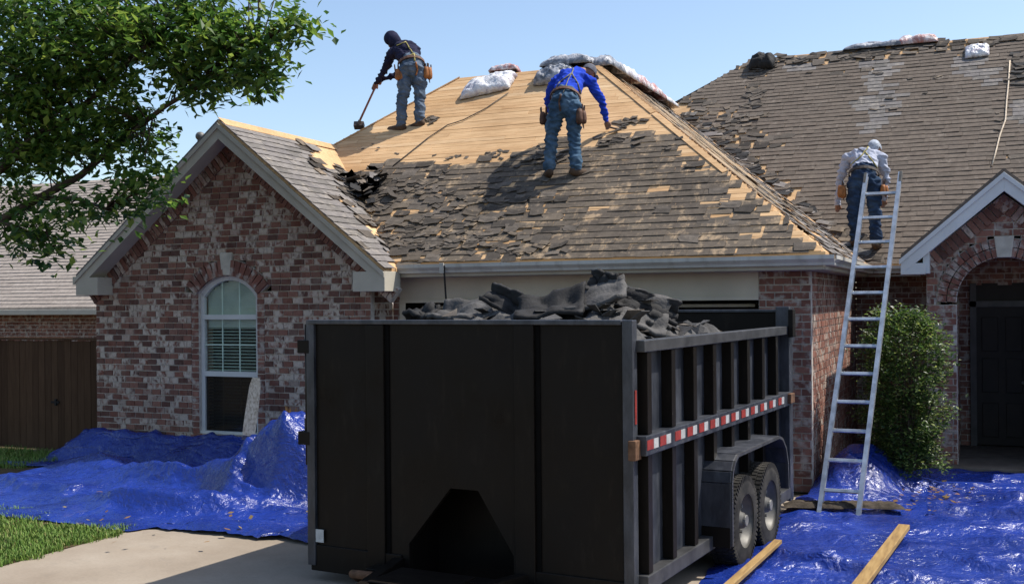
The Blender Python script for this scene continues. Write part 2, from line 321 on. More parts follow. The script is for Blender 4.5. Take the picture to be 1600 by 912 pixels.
# ================================================================ the house
house=empty('brick_house',(-4.6,13.2,0),'red and whitewashed brick house with its hip roof being stripped','house')
BR=[]      # every brick: (centre, rotation, size, kind, wall)
class Walls(dict):
    def __missing__(s,k): s[k]=MB(); return s[k]
WALLS=Walls(); CW='gable_wall'; MORT=WALLS[CW]
CH=.088; JT=.0145
def course_wall(o,u,nrm,z0,z1,iv,kind='brick',bl=.19,depth=.09,seed=1):
    """o origin at z=0, u along the wall, iv(z) -> list of (u0,u1)"""
    o=Vector(o);u=Vector(u);nrm=Vector(nrm);rg=random.Random(seed)
    R=Matrix((u,-nrm,Vector((0,0,1)))).transposed(); k=0;z=z0
    while z<z1-.02:
        hh=min(CH,z1-z)
        for (a,b) in iv(z+hh/2):
            if b-a<.03: continue
            c=o+u*((a+b)/2)-nrm*(depth/2+.012); c.z=z+hh/2
            MORT.box(c,(b-a,depth,hh+.0005),R)
            x=a-(k%2)*(bl+JT)/2-rg.uniform(0,.02)
            while x<b:
                q0=max(x,a)+JT/2;q1=min(x+bl+JT,b)-JT/2
                if q1-q0>.03:
                    c=o+u*((q0+q1)/2)-nrm*(depth/2-rg.uniform(-.003,.004)); c.z=z+hh/2
                    BR.append((c,R,(q1-q0,depth,hh-JT),kind,CW))
                x+=bl+JT
        z+=hh;k+=1
def lone(c,R,size,kind='brick'): BR.append((Vector(c),R,size,kind,CW))
YG=13.209; YW=12.609; XA=-9.72; ZE=2.83
WL,WR=-12.25,-7.47; WX0,WX1=-10.33,-9.31; WSP=2.45; WTOP=2.69
# gable wall with a segmental arched window
WC=(WX0+WX1)/2; hw=(WX1-WX0)/2; rise=WTOP-WSP; AR=(hw*hw+rise*rise)/(2*rise); AZ=WTOP-AR
APZ=4.62       # brick apex under the rake soffit
def gable_iv(z):
    l,r=WL,WR
    if z>2.42:
        l=max(l,XA-(APZ-.17-z)/P); r=min(r,XA+(APZ-.17-z)/P)
    if l>=r: return []
    out=[(l,r)]
    if .42<z<WTOP+.2:
        if z<WSP: a,b=WX0-.125,WX1+.125
        else:
            d=(AR+.23)**2-(z-AZ)**2; q=math.sqrt(d) if d>0 else 0; a,b=WC-q,WC+q
        if b>a: out=[(l,a),(b,r)]
    return out
course_wall((0,YW,0),(1,0,0),(0,-1,0),0,APZ-.2,gable_iv,'brick',.150,seed=2)
RX=Matrix.Identity(3)
z=.43
while z<WSP-.02:                      # stacked headers beside the window
    for x in (WX0-.0625,WX1+.0625):
        lone((x,YW+.045,z+CH/2),RX,(.113,.092,CH-JT),'brick_red'); MORT.bb(x-.0625,x+.0625,YW+.012,YW+.10,z,z+CH)
    z+=CH
x=WX0-.12
while x<WX1+.1:                       # rowlock sill
    lone((x+.035,YW+.02,.36),RX,(.062,.15,.11),'brick_red'); x+=.075
MORT.bb(WX0-.12,WX1+.14,YW+.0,YW+.10,.30,.418)
nv=15                                 # arch ring of the window
a0=math.asin((hw+.10)/(AR+.1))
for k in range(nv):
    a=-a0+2*a0*(k+.5)/nv
    if abs(k-(nv-1)/2)<1: continue
    c=Vector((WC+(AR+.115)*math.sin(a),YW+.03,AZ+(AR+.115)*math.cos(a))); R=Matrix.Rotation(a,3,'Y')
    lone(c,R,(2*a0*(AR+.1)/nv-JT,.12,.22),'brick_red'); MORT.box(c+Vector((0,.03,0)),(2*a0*(AR+.12)/nv+.004,.10,.235),R)
# soldier course that follows the rake
for sgn in (-1,1):
    L=(APZ-2.46)/SN; nb=int(L/.078)
    for k in range(nb):
        s=(k+.5)*L/nb; x=XA+sgn*s*CS; zz=APZ-s*SN
        nx,nz=-sgn*SN,-CS
        c=Vector((x+nx*.105,YW-.008+.045,zz+nz*.105)); R=Matrix.Rotation(sgn*math.atan(P),3,'Y')
        lone(c,R,(L/nb-JT,.095,.20),'brick'); MORT.box(c+Vector((0,.02,0)),(L/nb+.003,.09,.22),R)
# return of the gable, garage front and pier
def usewall(k):
    global CW,MORT
    CW=k; MORT=WALLS[k]
usewall('gable_return'); course_wall((WR,YW+.10,0),(0,1,0),(1,0,0),0,2.62,lambda z:[(0,YG-YW-.1)],seed=3)
usewall('garage_wall'); course_wall((0,YG,0),(1,0,0),(0,-1,0),0,2.66,lambda z:[(WR,-7.36)],'brick_red',seed=4)
usewall('garage_pier'); course_wall((0,YG,0),(1,0,0),(0,-1,0),0,2.66,lambda z:[(-2.44,-1.826)],'brick_red',seed=5)
course_wall((-1.826,YG+.10,0),(0,1,0),(1,0,0),0,2.66,lambda z:[(0,5.1)],'brick_red',seed=6)
course_wall((-2.44,YG+.10,0),(0,1,0),(-1,0,0),0,2.3,lambda z:[(0,.25)],'brick_red',seed=16)
usewall('recess_wall'); course_wall((0,18.4,0),(1,0,0),(0,-1,0),0,2.7,lambda z:[(-1.83,-.64)],'brick_red',seed=7)
usewall('side_wall'); course_wall((WL,YW+.1,0),(0,1,0),(-1,0,0),0,2.6,lambda z:[(0,5)],seed=8)
# porch
YP=15.4; PXA=.30; PR=.57; PSZ=2.24; PXL=-.64; PXR=1.24
def porch_iv(z):
    l,r=PXL,PXR
    if z>2.55: l=max(l,PXA-(3.62-.15-z)/P); r=min(r,PXA+(3.62-.15-z)/P)
    if l>=r: return []
    R2=PR+.25
    if z<PSZ: return [(l,PXA-PR),(PXA+PR,r)]
    d=R2*R2-(z-PSZ)**2
    if d>0: q=math.sqrt(d); return [(l,PXA-q),(PXA+q,r)]
    return [(l,r)]
usewall('porch_wall'); course_wall((0,YP,0),(1,0,0),(0,-1,0),.0,3.45,porch_iv,'brick_red',.205,seed=9)
for r0,nv in ((PR+.065,26),(PR+.185,26)):
    for k in range(nv):
        a=-math.pi/2+math.pi*(k+.5)/nv
        if abs(a)<.13: continue
        c=Vector((PXA+r0*math.sin(a),YP+.03,PSZ+r0*math.cos(a))); R=Matrix.Rotation(a,3,'Y')
        lone(c,R,(math.pi*r0/nv-JT,.12,.11),'brick_red'); MORT.box(c+Vector((0,.03,0)),(math.pi*r0/nv+.006,.10,.13),R)
for sgn in (-1,1):
    L=(3.62-2.78)/SN; nb=int(L/.082)
    for k in range(nb):
        s=(k+.5)*L/nb; R=Matrix.Rotation(sgn*math.atan(P),3,'Y')
        c=Vector((PXA+sgn*s*CS-sgn*SN*.10,YP+.03,3.62-s*SN-CS*.10)); lone(c,R,(L/nb-JT,.11,.19),'brick'); MORT.box(c+Vector((0,.025,0)),(L/nb+.003,.09,.21),R)
usewall('porch_side'); course_wall((PXL,YP+.1,0),(0,1,0),(-1,0,0),0,2.6,lambda z:[(0,2.9)],'brick_red',seed=10)
usewall('porch_jamb'); course_wall((PXA-PR,YP+.1,0),(0,1,0),(1,0,0),0,2.2,lambda z:[(0,1.9)],'brick_red',seed=11)
usewall('porch_jamb_far'); course_wall((PXA+PR,YP+.1,0),(0,1,0),(-1,0,0),0,2.2,lambda z:[(0,1.9)],'brick_red',seed=12)
usewall('door_wall'); course_wall((0,17.45,0),(1,0,0),(0,-1,0),0,2.95,lambda z:[(PXA-PR-.1,PXA-.42),(PXA+.42,PXA+PR+.1)] if z<2.5 else [(PXA-PR-.1,PXA+PR+.1)],'brick_red',seed=13)
usewall('right_wall'); course_wall((0,18.4,0),(1,0,0),(0,-1,0),0,2.7,lambda z:[(PXR,7.5)],'brick_red',seed=14)
WOB={k:mb.build('wall' if k!='porch_wall' else 'porch_wall','mortar',house) for k,mb in WALLS.items()}
# bricks: the ones that show largest become objects, the rest one mesh
def pxsize(c):
    q=np.array(c)-CP; d=q@FW; u=q@RT; x=800+FPX*u/d; y=470-FPX*q[2]/d
    if x<0 or x>1600: return 0
    if 485<x<1225 and y>500: return 0
    if y>690 and x<490: return 0
    if 1340<x<1490 and y>480: return 0
    if x>1500 and y>420: return 0
    return 1/d
BR.sort(key=lambda b:-pxsize(b[0])*b[2][0]*(1.0 if b[0].y<YG+.05 or b[0].y>15 else .6))
ub=[]
for k in range(6):
    rg=random.Random(k); mb=MB(); v=[]
    mb.box((0,0,0),(1,1,1)); mb.v=[(x*(1+rg.uniform(-.02,.01)),y,z*(1+rg.uniform(-.06,.02))) for x,y,z in mb.v]
    me=bpy.data.meshes.new('brick'); me.from_pydata(mb.v,[],mb.f)
    ub.append(me)
rest=Walls(); bme={}
O=org(house); nobj=0
for i,(c,R,size,kind,wk) in enumerate(BR):
    if i<300:
        key=(i%6,kind)
        if key not in bme:
            me=ub[i%6].copy(); me.materials.append(M[kind]); bme[key]=me
        o=bpy.data.objects.new('brick',bme[key]); COL.objects.link(o); o.parent=WOB[wk]
        o.matrix_local=Matrix.LocRotScale(Vector(c)-O,R.to_quaternion(),Vector(size))
    else:
        rk_=(wk,kind); b=len(rest[rk_].v); rest[rk_].box(c,size,R)
        rg=random.Random(i)
        for j in range(b,b+8):
            x,y,z=rest[rk_].v[j]; rest[rk_].v[j]=(x+rg.uniform(-.003,.002),y+rg.uniform(-.001,.001),z+rg.uniform(-.003,.002))
for (wk,kind),mb in rest.items(): tag(mb.build('bricks',kind,WOB[wk]),kind='stuff')
# ---------------------------------------------------------------- window of the gable
win=MB(); fy=YW+.055
def arcpts(r,n=14,a=None): 
    a=a or math.asin(min(1,hw/AR)); return [(WC+r*math.sin(-a+2*a*k/n),AZ+r*math.cos(-a+2*a*k/n)) for k in range(n+1)]
outer=arcpts(AR); inner=[(WC+(x-WC)*(hw-.06)/hw,z-.06) for x,z in outer]
for k in range(14):
    a,b,c,d=outer[k],outer[k+1],inner[k+1],inner[k]
    win.prism([(a[0],fy,a[1]),(b[0],fy,b[1]),(c[0],fy,c[1]),(d[0],fy,d[1])],(0,.07,0))
win.bb(WX0,WX0+.06,fy,fy+.07,.43,WSP); win.bb(WX1-.06,WX1,fy,fy+.07,.43,WSP); win.bb(WX0-.02,WX1+.02,fy-.03,fy+.08,.418,.475)
wf=win.build('window','frame_white',house,bevel=.004); 
r=MB(); r.bb(WX0+.05,WX1-.05,fy-.004,fy+.06,2.07,2.14); r.build('transom','frame_white',wf,bevel=.003)
r=MB(); r.bb(WX0+.05,WX1-.05,fy+.004,fy+.055,1.255,1.33); r.build('meeting_rail','frame_white',wf,bevel=.003)
for x in (WX0+.36,WX1-.36):
    MB().bb(x-.006,x+.006,fy+.025,fy+.04,1.325,2.60).build('muntin','blind',wf)
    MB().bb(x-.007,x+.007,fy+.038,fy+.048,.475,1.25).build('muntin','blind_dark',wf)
MB().bb(WX0+.06,WX1-.06,fy+.024,fy+.039,1.70,1.715).build('muntin','blind',wf)
ia=[(x,z) for x,z in inner]
MB().prism([(WX0+.05,fy+.042,2.13)]+[(x,fy+.042,z) for x,z in ia]+[(WX1-.05,fy+.042,2.13)],(0,.004,0)).build('pane','glass',wf)
MB().bb(WX0+.05,WX1-.05,fy+.042,fy+.046,1.32,2.08).build('pane','glass',wf)
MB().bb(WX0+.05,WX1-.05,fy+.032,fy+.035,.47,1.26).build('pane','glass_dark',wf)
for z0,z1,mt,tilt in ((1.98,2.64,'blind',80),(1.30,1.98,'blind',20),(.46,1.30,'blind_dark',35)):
    mb=MB(); z=z0
    while z<z1:
        hwz=hw-.06
        if z>WSP-.04:
            d=(AR-.06)**2-(z-AZ)**2; hwz=min(hwz,math.sqrt(max(d,0.0001)))
        mb.box((WC,fy+.095,z),(2*hwz,.05,.003),Matrix.Rotation(math.radians(tilt),3,'X')); z+=.046
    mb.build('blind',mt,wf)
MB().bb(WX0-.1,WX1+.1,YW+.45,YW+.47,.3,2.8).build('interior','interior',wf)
MB().prism([(WC-.075,YW-.03,2.70),(WC+.075,YW-.03,2.70),(WC+.11,YW-.03,3.02),(WC-.11,YW-.03,3.02)],(0,.12,0)).build('keystone','stone',house,bevel=.008)
MB().prism([(PXA-.085,YP-.04,PSZ+PR-.005),(PXA+.085,YP-.04,PSZ+PR-.005),(PXA+.12,YP-.04,PSZ+PR+.27),(PXA-.12,YP-.04,PSZ+PR+.27)],(0,.12,0)).build('keystone','stone',house,bevel=.008)
# ---------------------------------------------------------------- garage opening
mb=MB(); mb.bb(-7.36,-2.44,YG+.01,YG+.09,2.30,2.67); mb.build('header_panel','cream',house,bevel=.004)
mb=MB(); mb.bb(-7.36,-2.44,YG-.015,YG+.0,2.285,2.33); mb.bb(-7.36,-7.27,YG-.012,YG+.004,0,2.284); mb.build('door_casing','cream',house,bevel=.003)
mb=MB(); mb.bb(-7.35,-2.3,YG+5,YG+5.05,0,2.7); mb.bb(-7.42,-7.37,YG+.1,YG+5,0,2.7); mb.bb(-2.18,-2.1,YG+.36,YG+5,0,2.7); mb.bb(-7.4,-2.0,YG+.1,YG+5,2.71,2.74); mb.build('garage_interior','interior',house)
mb=MB(); 
for k in range(4): mb.bb(-7.2,-2.55,YG+.35+k*.55,YG+.88+k*.55,2.20,2.24)
mb.build('garage_door','trim',house,bevel=.004)
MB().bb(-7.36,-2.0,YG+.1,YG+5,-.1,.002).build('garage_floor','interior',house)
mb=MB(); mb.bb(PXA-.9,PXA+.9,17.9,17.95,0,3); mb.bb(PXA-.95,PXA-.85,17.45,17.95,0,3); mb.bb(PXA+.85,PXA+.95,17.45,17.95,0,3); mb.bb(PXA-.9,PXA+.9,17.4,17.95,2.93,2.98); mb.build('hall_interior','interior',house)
# ---------------------------------------------------------------- porch inside
simple('shaded_slab',(.15,.12,.095),.9,.15,0,.3,5,.3,40)  # slab colour darkened, the shadow on the step is put into it
MB().bb(PXA-.62,PXA+.62,YP+.1,17.45,2.86,2.90).build('porch_ceiling','door_trim',house)
MB().bb(PXA-.9,PXA+.9,YP-.25,17.6,.0,.11).build('porch_slab','shaded_slab',house,bevel=.01)
d=MB(); d.bb(PXA-.43,PXA-.34,17.38,17.5,.11,2.5); d.bb(PXA+.34,PXA+.43,17.38,17.5,.11,2.5); d.bb(PXA-.43,PXA+.43,17.38,17.5,2.15,2.24); dd=d.build('door_frame','door_trim',house,bevel=.004)
d=MB(); d.bb(PXA-.34,PXA+.34,17.43,17.48,.13,2.15)
dl=d.build('door','door',house)
for zz in (.5,1.15,1.75):
    for xx in (-.16,.16): MB().bb(PXA+xx-.11,PXA+xx+.11,17.41,17.432,zz-.25,zz+.25).build('panel','door',dl,bevel=.008)
MB().ball((PXA+.28,17.39,1.05),.03).build('handle','dusty_metal',dl,smooth=True)
MB().bb(PXA-.34,PXA+.34,17.45,17.46,2.24,2.5).build('transom_pane','door',house)
# ---------------------------------------------------------------- roofs: deck slabs
def slab(name,poly,mat,th=.05,parent=house):
    return fixnormals(MB().prism(poly,(0,0,-th)).build(name,mat,parent))
run=4.10; XC=-1.6; YC=12.76; ZR=ZE+P*run
XR=XC-run; YR=YC+run; XRL=-8.20
GE=2.62; GZ=2.75; GAZ=GZ+P*GE; YK=12.31     # gable half width, eave height, apex, rake plane
deck=slab('roof',[(XC,YC,ZE),(XR,YR,ZR),(XRL,YR,ZR),(XRL-run,YC,ZE)],'plank')
slab('roof_deck',[(XC,YC,ZE),(XC,17.95,ZE),(XR,17.95+run,ZR),(XR,YR,ZR)],'plank')
slab('roof_deck',[(XR,YR,ZR),(XR,17.95+run,ZR),(XRL-2,YR+run,ZE+.6),(XRL,YR,ZR)],'shingle_right')
slab('roof_deck',[(XRL,YR,ZR),(XRL-2,YR+run,ZE+.6),(XRL-run,YR+run,ZE),(XRL-run,YC,ZE)],'shingle_grey')
RT_=5.76; ZRR=ZE+P*RT_; YRR=17.95+RT_; XH=-4.47
slab('roof_deck',[(-1.6,17.95,ZE),(7.5,17.95,ZE),(7.5,YRR,ZRR),(XH,YRR,ZRR),(XH-1.69,YRR-1.69,ZRR-P*1.69)],'plank')
slab('roof_deck',[(XH,YRR,ZRR),(7.5,YRR,ZRR),(7.5,YRR+5,ZRR-P*5),(XH-3,YRR+4,ZRR-P*4),(XH-4,YRR-2,ZRR-P*3)],'shingle_right')
gl=[(XA,YK,GAZ),(XA,16.2,GAZ),(XA-GE,16.2,GZ),(XA-GE,YK,GZ)]
slab('roof_deck',gl,'shingle_grey')
def fy_(z): return YC+(z-ZE)/P
slab('roof_deck',[(XA,YK,GAZ),(XA+GE,YK,GZ),(XA+GE,fy_(GZ)+.15,GZ),(XA,fy_(GAZ)+.15,GAZ)],'plank')
PG=1.24; PGZ=2.86; PAZ=PGZ+.86*PG; YPK=15.08
slab('roof_deck',[(PXA,YPK,PAZ),(PXA,19.3,PAZ),(PXA-PG,18.2,PGZ),(PXA-PG,YPK,PGZ)],'shingle_right')
slab('roof_deck',[(PXA,YPK,PAZ),(PXA,19.3,PAZ),(PXA+PG,18.2,PGZ),(PXA+PG,YPK,PGZ)],'shingle_right')
# ---------------------------------------------------------------- shingles and planks on the slopes
SHL=[]   # (verts 8, material, size key)
def tab_verts(o,u,s,n,uc,sc_,wd,ln,lift,yaw=0,tilt=0,th=.007,curl=0):
    """a tab whose lower edge centre is at (uc,sc_) on the slope"""
    c=o+u*uc+s*sc_
    uu=u*math.cos(yaw)+s*math.sin(yaw); ss=-u*math.sin(yaw)+s*math.cos(yaw)
    s2=ss*math.cos(tilt)-n*math.sin(tilt); n2=n*math.cos(tilt)+ss*math.sin(tilt)
    top=c+s2*0+n*(lift+math.sin(tilt)*ln*.8)
    out=[]
    for a in (-.5,.5):
        for b,hh in ((0,1),(1,0)):
            for t in (0,th):
                out.append(top+uu*(a*wd)+s2*(b*ln)+n2*t-(n*lift*.85 if b else Vector((0,0,0)))+(n*curl if a*curl>0 and b==0 else Vector((0,0,0))))
    return out
def flake(o,u,s,n,uc,sc_,wd,ln,lift,yaw,tilt,rg,th=.005):
    c=o+u*uc+s*(sc_+ln/2)+n*lift; uu=u*math.cos(yaw)+s*math.sin(yaw); ss=-u*math.sin(yaw)+s*math.cos(yaw)
    s2=ss*math.cos(tilt)+n*math.sin(tilt); K=8; out=[]; c=c+n*(abs(math.sin(tilt))*ln*.5)
    ph=rg.uniform(0,1); cv=rg.uniform(-.12,.22)
    prof=[(a*rg.uniform(.82,1.12)+rg.uniform(-.12,.12),b*rg.uniform(.75,1.1)+rg.uniform(-.15,.1)) for a,b in ((-1,-1),(-.1,-1),(1,-1),(1,0),(1,1),(.1,1),(-1,1),(-1,.1))]
    for t in (0,th):
        for pa,pb in prof:
            a_,b_=pa*wd*.5,pb*ln*.5
            out.append(c+uu*a_+s2*b_+n*(t+cv*.5*abs(a_)))
    return out
FF=[tuple(range(8))[::-1],tuple(range(8,16))]+[(k,(k+1)%8,8+(k+1)%8,8+k) for k in range(8)]
BF=[(0,1,3,2),(4,6,7,5),(0,4,5,1),(2,3,7,6),(0,2,6,4),(1,5,7,3)]
def field(o,u,s,n,smax,iv,mat,keep=lambda uu,ss:True,mess=lambda uu,ss:0,e=.142,wd=.31,seed=0,s0=-.03,lift0=.013):
    o,u,s,n=[Vector(q) for q in (o,u,s,n)]; rg=random.Random(seed); sp=s0;k=0
    while sp<smax:
        a,b=iv(sp+e/2); x=a-(k%2)*wd/2-rg.uniform(0,.08)
        while x<b:
            w_=wd*rg.uniform(.85,1.1); q0=max(x,a);q1=min(x+w_,b); x+=w_
            if q1-q0<.05: continue
            uc=(q0+q1)/2; 
            if not keep(uc,sp): continue
            ms=mess(uc,sp)
            ds=.012*float(perlin(uc*.9,k*.37,seed+5))+rg.uniform(-.006,.006)
            if rg.random()<ms:
                v=flake(o,u,s,n,uc+rg.uniform(-.04,.04),sp+rg.uniform(-.05,.04),(q1-q0)*rg.uniform(.6,1.15),e*rg.uniform(.9,1.5),lift0+rg.uniform(.0,.015),rg.gauss(0,.16*ms),-rg.uniform(-.03,.14)*ms,rg)
                SHL.append((v,'torn' if rg.random()<.8 or callable(mat) else mat,uc))
            else:
                v=tab_verts(o,u,s,n,uc,sp+ds,q1-q0-rg.choice((.0,.002,.006)),e*1.35,lift0+rg.uniform(0,.006),rg.gauss(0,.006),0,.007,rg.uniform(-.004,.006))
                SHL.append((v,mat(uc,sp) if callable(mat) else mat,uc))
        sp+=e;k+=1
nF=Vector((0,-SN,CS)); sF=Vector((0,CS,SN)); uF=Vector((1,0,0))
def front_uv(px,py):
    q=onP(px,py,(0,-P,1),(0,YC,ZE)); return q[0],(q[1]-YC)/CS
BND=[front_uv(*q) for q in [(545,272),(600,259),(660,256),(700,262),(760,258),(800,248),(840,232),(880,228),(915,240),(950,215),(985,218),(1010,208),(1050,222),(1070,240),(1100,268),(1150,312),(1200,352),(1262,388)]]
def bnd(x):
    if x<=BND[0][0]: return BND[0][1]
    for (a,b),(c,d) in zip(BND,BND[1:]):
        if a<=x<=c: return b+(d-b)*(x-a)/(c-a+1e-9)
    return -.2
rk=random.Random(11)
TORN_C=[front_uv(*q) for q in [(600,320),(640,350),(700,370),(760,340),(650,395),(780,385),(560,290)]]
def f_mess(x,s):
    d=min(math.hypot((x-a)/1.0,(s-b)/.7) for a,b in TORN_C); m_=max(0,1.25-d)
    if abs(s-bnd(x))<.22: m_=max(m_,.45)
    return min(1,m_*.75)
def f_keep(x,s):
    z=ZE+s*SN; gz=GAZ-P*abs(x-XA)
    if gz>z-.04: return False
    j=.10*float(perlin(x*3.1,s*3.1,4))+.07*float(perlin(x*9,s*9,5))
    if s>bnd(x)+j*1.6:
        return s<2.6 and x>-4.6 and x<XC-s*CS-.12 and float(perlin(x*2.1+3,s*2.8,95))>.02
    w1=float(perlin(x*1.1+.35*s,s*1.9,31)); w2=float(perlin(x*3.2+s*1.5,s*6,37))
    thr=.44 if s<1.0 and x>-6.3 else .60
    if w1*.55+w2*.75>thr*.78 and not (s<.1): return False
    if s<.1 and rk.random()<.06: return False
    return True
def f_keep0(x,s):
    z=ZE+s*SN
    if GAZ-P*abs(x-XA)>z-.02: return False
    if s>bnd(x)-.10+.16*float(perlin(x*2.7,s*2.7,64))+.10*float(perlin(x*8,s*8,65)): return False
    return float(perlin(x*1.9+.6*s,s*3.1,66))+.5*float(perlin(x*6,s*7,67))<.36
field((0,YC,ZE),uF,sF,nF,run/CS,lambda s:(XRL-run+s*CS,XC-s*CS-.03),'shingle',f_keep0,lambda x,s:.12,seed=41,s0=-.03,lift0=.002)
field((0,YC,ZE),uF,sF,nF,run/CS,lambda s:(XRL-run+s*CS,XC-s*CS-.03),'shingle',f_keep,f_mess,seed=1,lift0=.011)
# planks on the bare part of the front slope and under the shingles
PL=[]
def planks(o,u,s,n,smax,iv,seed,wd=.105,keep=lambda x,s:True):
    rg=random.Random(seed); o,u,s,n=[Vector(q) for q in (o,u,s,n)]; sp=0;R=Matrix((u,s,n)).transposed()
    while sp<smax-.02:
        a,b=iv(sp+wd/2); x=a-rg.uniform(0,2.0)
        while x<b:
            L=rg.uniform(1.6,2.9); q0=max(x,a);q1=min(x+L,b); x+=L
            if q1-q0<.08 or not keep((q0+q1)/2,sp): continue
            PL.append((o+u*((q0+q1)/2)+s*(sp+wd/2)+n*(.002+rg.uniform(0,.005)),R@Matrix.Rotation(rg.gauss(0,.0012),3,'Z'),(q1-q0-.006,min(wd,smax-sp)-rg.uniform(.004,.010),.012)))
        sp+=wd
planks((0,YC,ZE),uF,sF,nF,run/CS,lambda s:(max(XRL-run+s*CS,-9.9 if s*SN+ZE<GAZ else -99),XC-s*CS),21)
pme=[]
for k in range(5):
    mb=MB().box((0,0,0),(1,1,1)); me=bpy.data.meshes.new('plank'); me.from_pydata(mb.v,[],mb.f); me.materials.append(M['plank']); pme.append(me)
for i,(c,R,size) in enumerate(PL):
    o=bpy.data.objects.new('plank',pme[i%5]); COL.objects.link(o); o.parent=deck; o.matrix_local=Matrix.LocRotScale(c-O,R.to_quaternion(),Vector(size))
# right hip slope
nR=Vector((SN,0,CS)); sR=Vector((-CS,0,SN)); uR=Vector((0,1,0))
def r_keep(y,s):
    a=YC+s*CS; t=(y-a)/5.19
    if t<.08+.06*float(perlin(s*1.7,1.3,8)): return False
    if t<.35+.15*float(perlin(s*2.1,7.3,9)) and s>2.1: return float(perlin(y*2.3,s*4,12))>.12
    if t>.93: return False
    return float(perlin(y*1.3,s*3.2,14))<.22
field((XC,0,ZE),uR,sR,nR,run/CS,lambda s:(YC+s*CS+.03,17.95+s*CS-.02),'shingle_grey',r_keep,lambda y,s:.35,seed=2)
for i in range(60):                                          # lath strips and edges left on the hip slope
    s=random.uniform(.1,run/CS-.3); a=YC+s*CS; y0=a+random.uniform(.1,3.8); L=random.uniform(.5,1.6)
    PLc=Vector((XC,0,ZE))+uR*(y0+L/2)+sR*s+nR*.022
# main roof of the right wing
_pp=[(onP(a,b,(0,-P,1),(0,17.95,ZE)),r) for a,b,r in ((1372,110,.35),(1374,168,.38),(1362,195,.22),(1518,105,.3),(1545,125,.2),(1250,96,.3),(1600,180,.25))]
def right_mat(x,s):
    y=17.95+s*CS
    for q,r in _pp:
        if math.hypot(x-q[0],(y-q[1])*.7)<r*(1+.6*float(perlin(x*5,s*5,91))): return 'shingle_grey'
    return 'shingle_right'
field((0,17.95,ZE),uF,sF,nF,RT_/CS,lambda s:((XC-s*CS) if s*CS<4.07 else XH-(RT_-s*CS),7.2),right_mat,
      lambda x,s: (abs(PXA-x)>PG+.02 or (ZE+s*SN)>PAZ-.86*abs(x-PXA)) and not (x<XC-s*CS+.22+.18*float(perlin(s*3,2.2,19)) and 1.3<s<6.6) and x<5.2 and not(s>RT_/CS-.12 and float(perlin(x*1.7,3,41))>-.1) and float(perlin(x*1.3,s*2.6,43))<.60,
      lambda x,s: .75 if (x<XC-s*CS+1.0 and s>3.6) or (s>6.9) else (.01 if s<6 else .06),seed=3)
# right slope of the gable
def g_keep(y,s):
    z=GZ+s*SN; t=(y-YK)/(fy_(z)-YK+.01)
    lim=.86-.1*float(perlin(s*3,5,22))
    if s>GE/CS-.16: return False
    if t>lim and z<3.3 and t<.95: return False
    if z>4.05 and t>.75+.25*float(perlin(y*2,s*2,27)): return False
    return float(perlin(y*1.6,s*3,23))<.52
field((XA+GE,0,GZ),uR,sR,nR,GE/CS,lambda s:(YK-.02,fy_(GZ+s*SN)-.03),'shingle_grey',g_keep,lambda y,s:max(0,((y-YK)/(fy_(GZ+s*SN)-YK+.01)-.45)*1.5) if s>.9 else .05,seed=4)
def wildflap(c,n,u,s,size,rg):
    yaw=rg.uniform(-.9,.9);tl=-rg.uniform(.0,.22)
    return flake(Vector(c),u,s,n,0,0,size*rg.uniform(.6,1.4),size*rg.uniform(.5,.9),rg.uniform(.006,.03),yaw*.7,tl,rg)
rg=random.Random(5)
for (px,py,rx,ry,cnt,sz) in [(562,298,26,24,70,.22),(585,320,28,20,45,.2),(640,372,60,28,80,.14),(720,375,75,26,60,.13),(760,310,90,35,55,.14),(830,395,60,10,20,.15),(640,290,60,18,40,.14),(850,250,30,15,22,.14),(975,195,22,10,12,.13),(960,222,40,10,16,.14),(675,190,9,5,10,.12),(905,270,16,8,8,.1),(600,235,30,10,5,.05),(740,245,90,8,16,.085),(1040,230,30,10,8,.085)]:
    for k in range(cnt):
        q=onP(px+rg.gauss(0,rx*.5),py+rg.gauss(0,ry*.5),(0,-P,1),(0,YC,ZE))
        gz=GAZ-P*(q[0]-XA)
        if gz>q[2]: q[2]=gz; SHL.append((wildflap(q,nR,uR,sR,sz,rg),'torn' if rg.random()<.7 else 'shingle_grey',0))
        elif q[1]>YC+.02: SHL.append((wildflap(q,nF,uF,sF,sz,rg),'torn' if sz<.09 else rg.choice(('torn','torn','shingle')),0))
for (px,py,rx,ry,cnt,sz) in [(1190,108,14,10,34,.30),(1180,150,14,26,24,.2),(1150,190,36,22,24,.16),(1120,200,25,15,12,.16),(1240,98,40,6,16,.2),(1330,92,60,6,14,.18),(1440,76,50,5,10,.2),(1590,110,14,25,20,.22),(1560,200,8,60,10,.10),(1380,120,90,12,8,.12),(1400,165,50,30,5,.12)]:
    for k in range(cnt):
        q=onP(px+rg.gauss(0,rx*.5),py+rg.gauss(0,ry*.5),(0,-P,1),(0,17.95,ZE))
        if q[1]<YRR: SHL.append((wildflap(q,nF,uF,sF,sz,rg),'torn' if rg.random()<.8 else 'felt',0))
for k in range(34):                                           # black felt torn up in the gable valley
    q=onP(572+rg.gauss(0,15),303+rg.gauss(0,13),(0,-P,1),(0,YC,ZE)); gz=GAZ-P*(q[0]-XA); q[2]=max(q[2],gz)
    v=flake(Vector(q),uF if rg.random()<.6 else uR,sF,nF,0,0,rg.uniform(.14,.40),rg.uniform(.10,.26),rg.uniform(.02,.10),rg.uniform(-1.2,1.2),-rg.uniform(.1,.8),rg,.008)
    SHL.append((v,rg.choice(('felt','felt','torn','shingle_grey')),0))
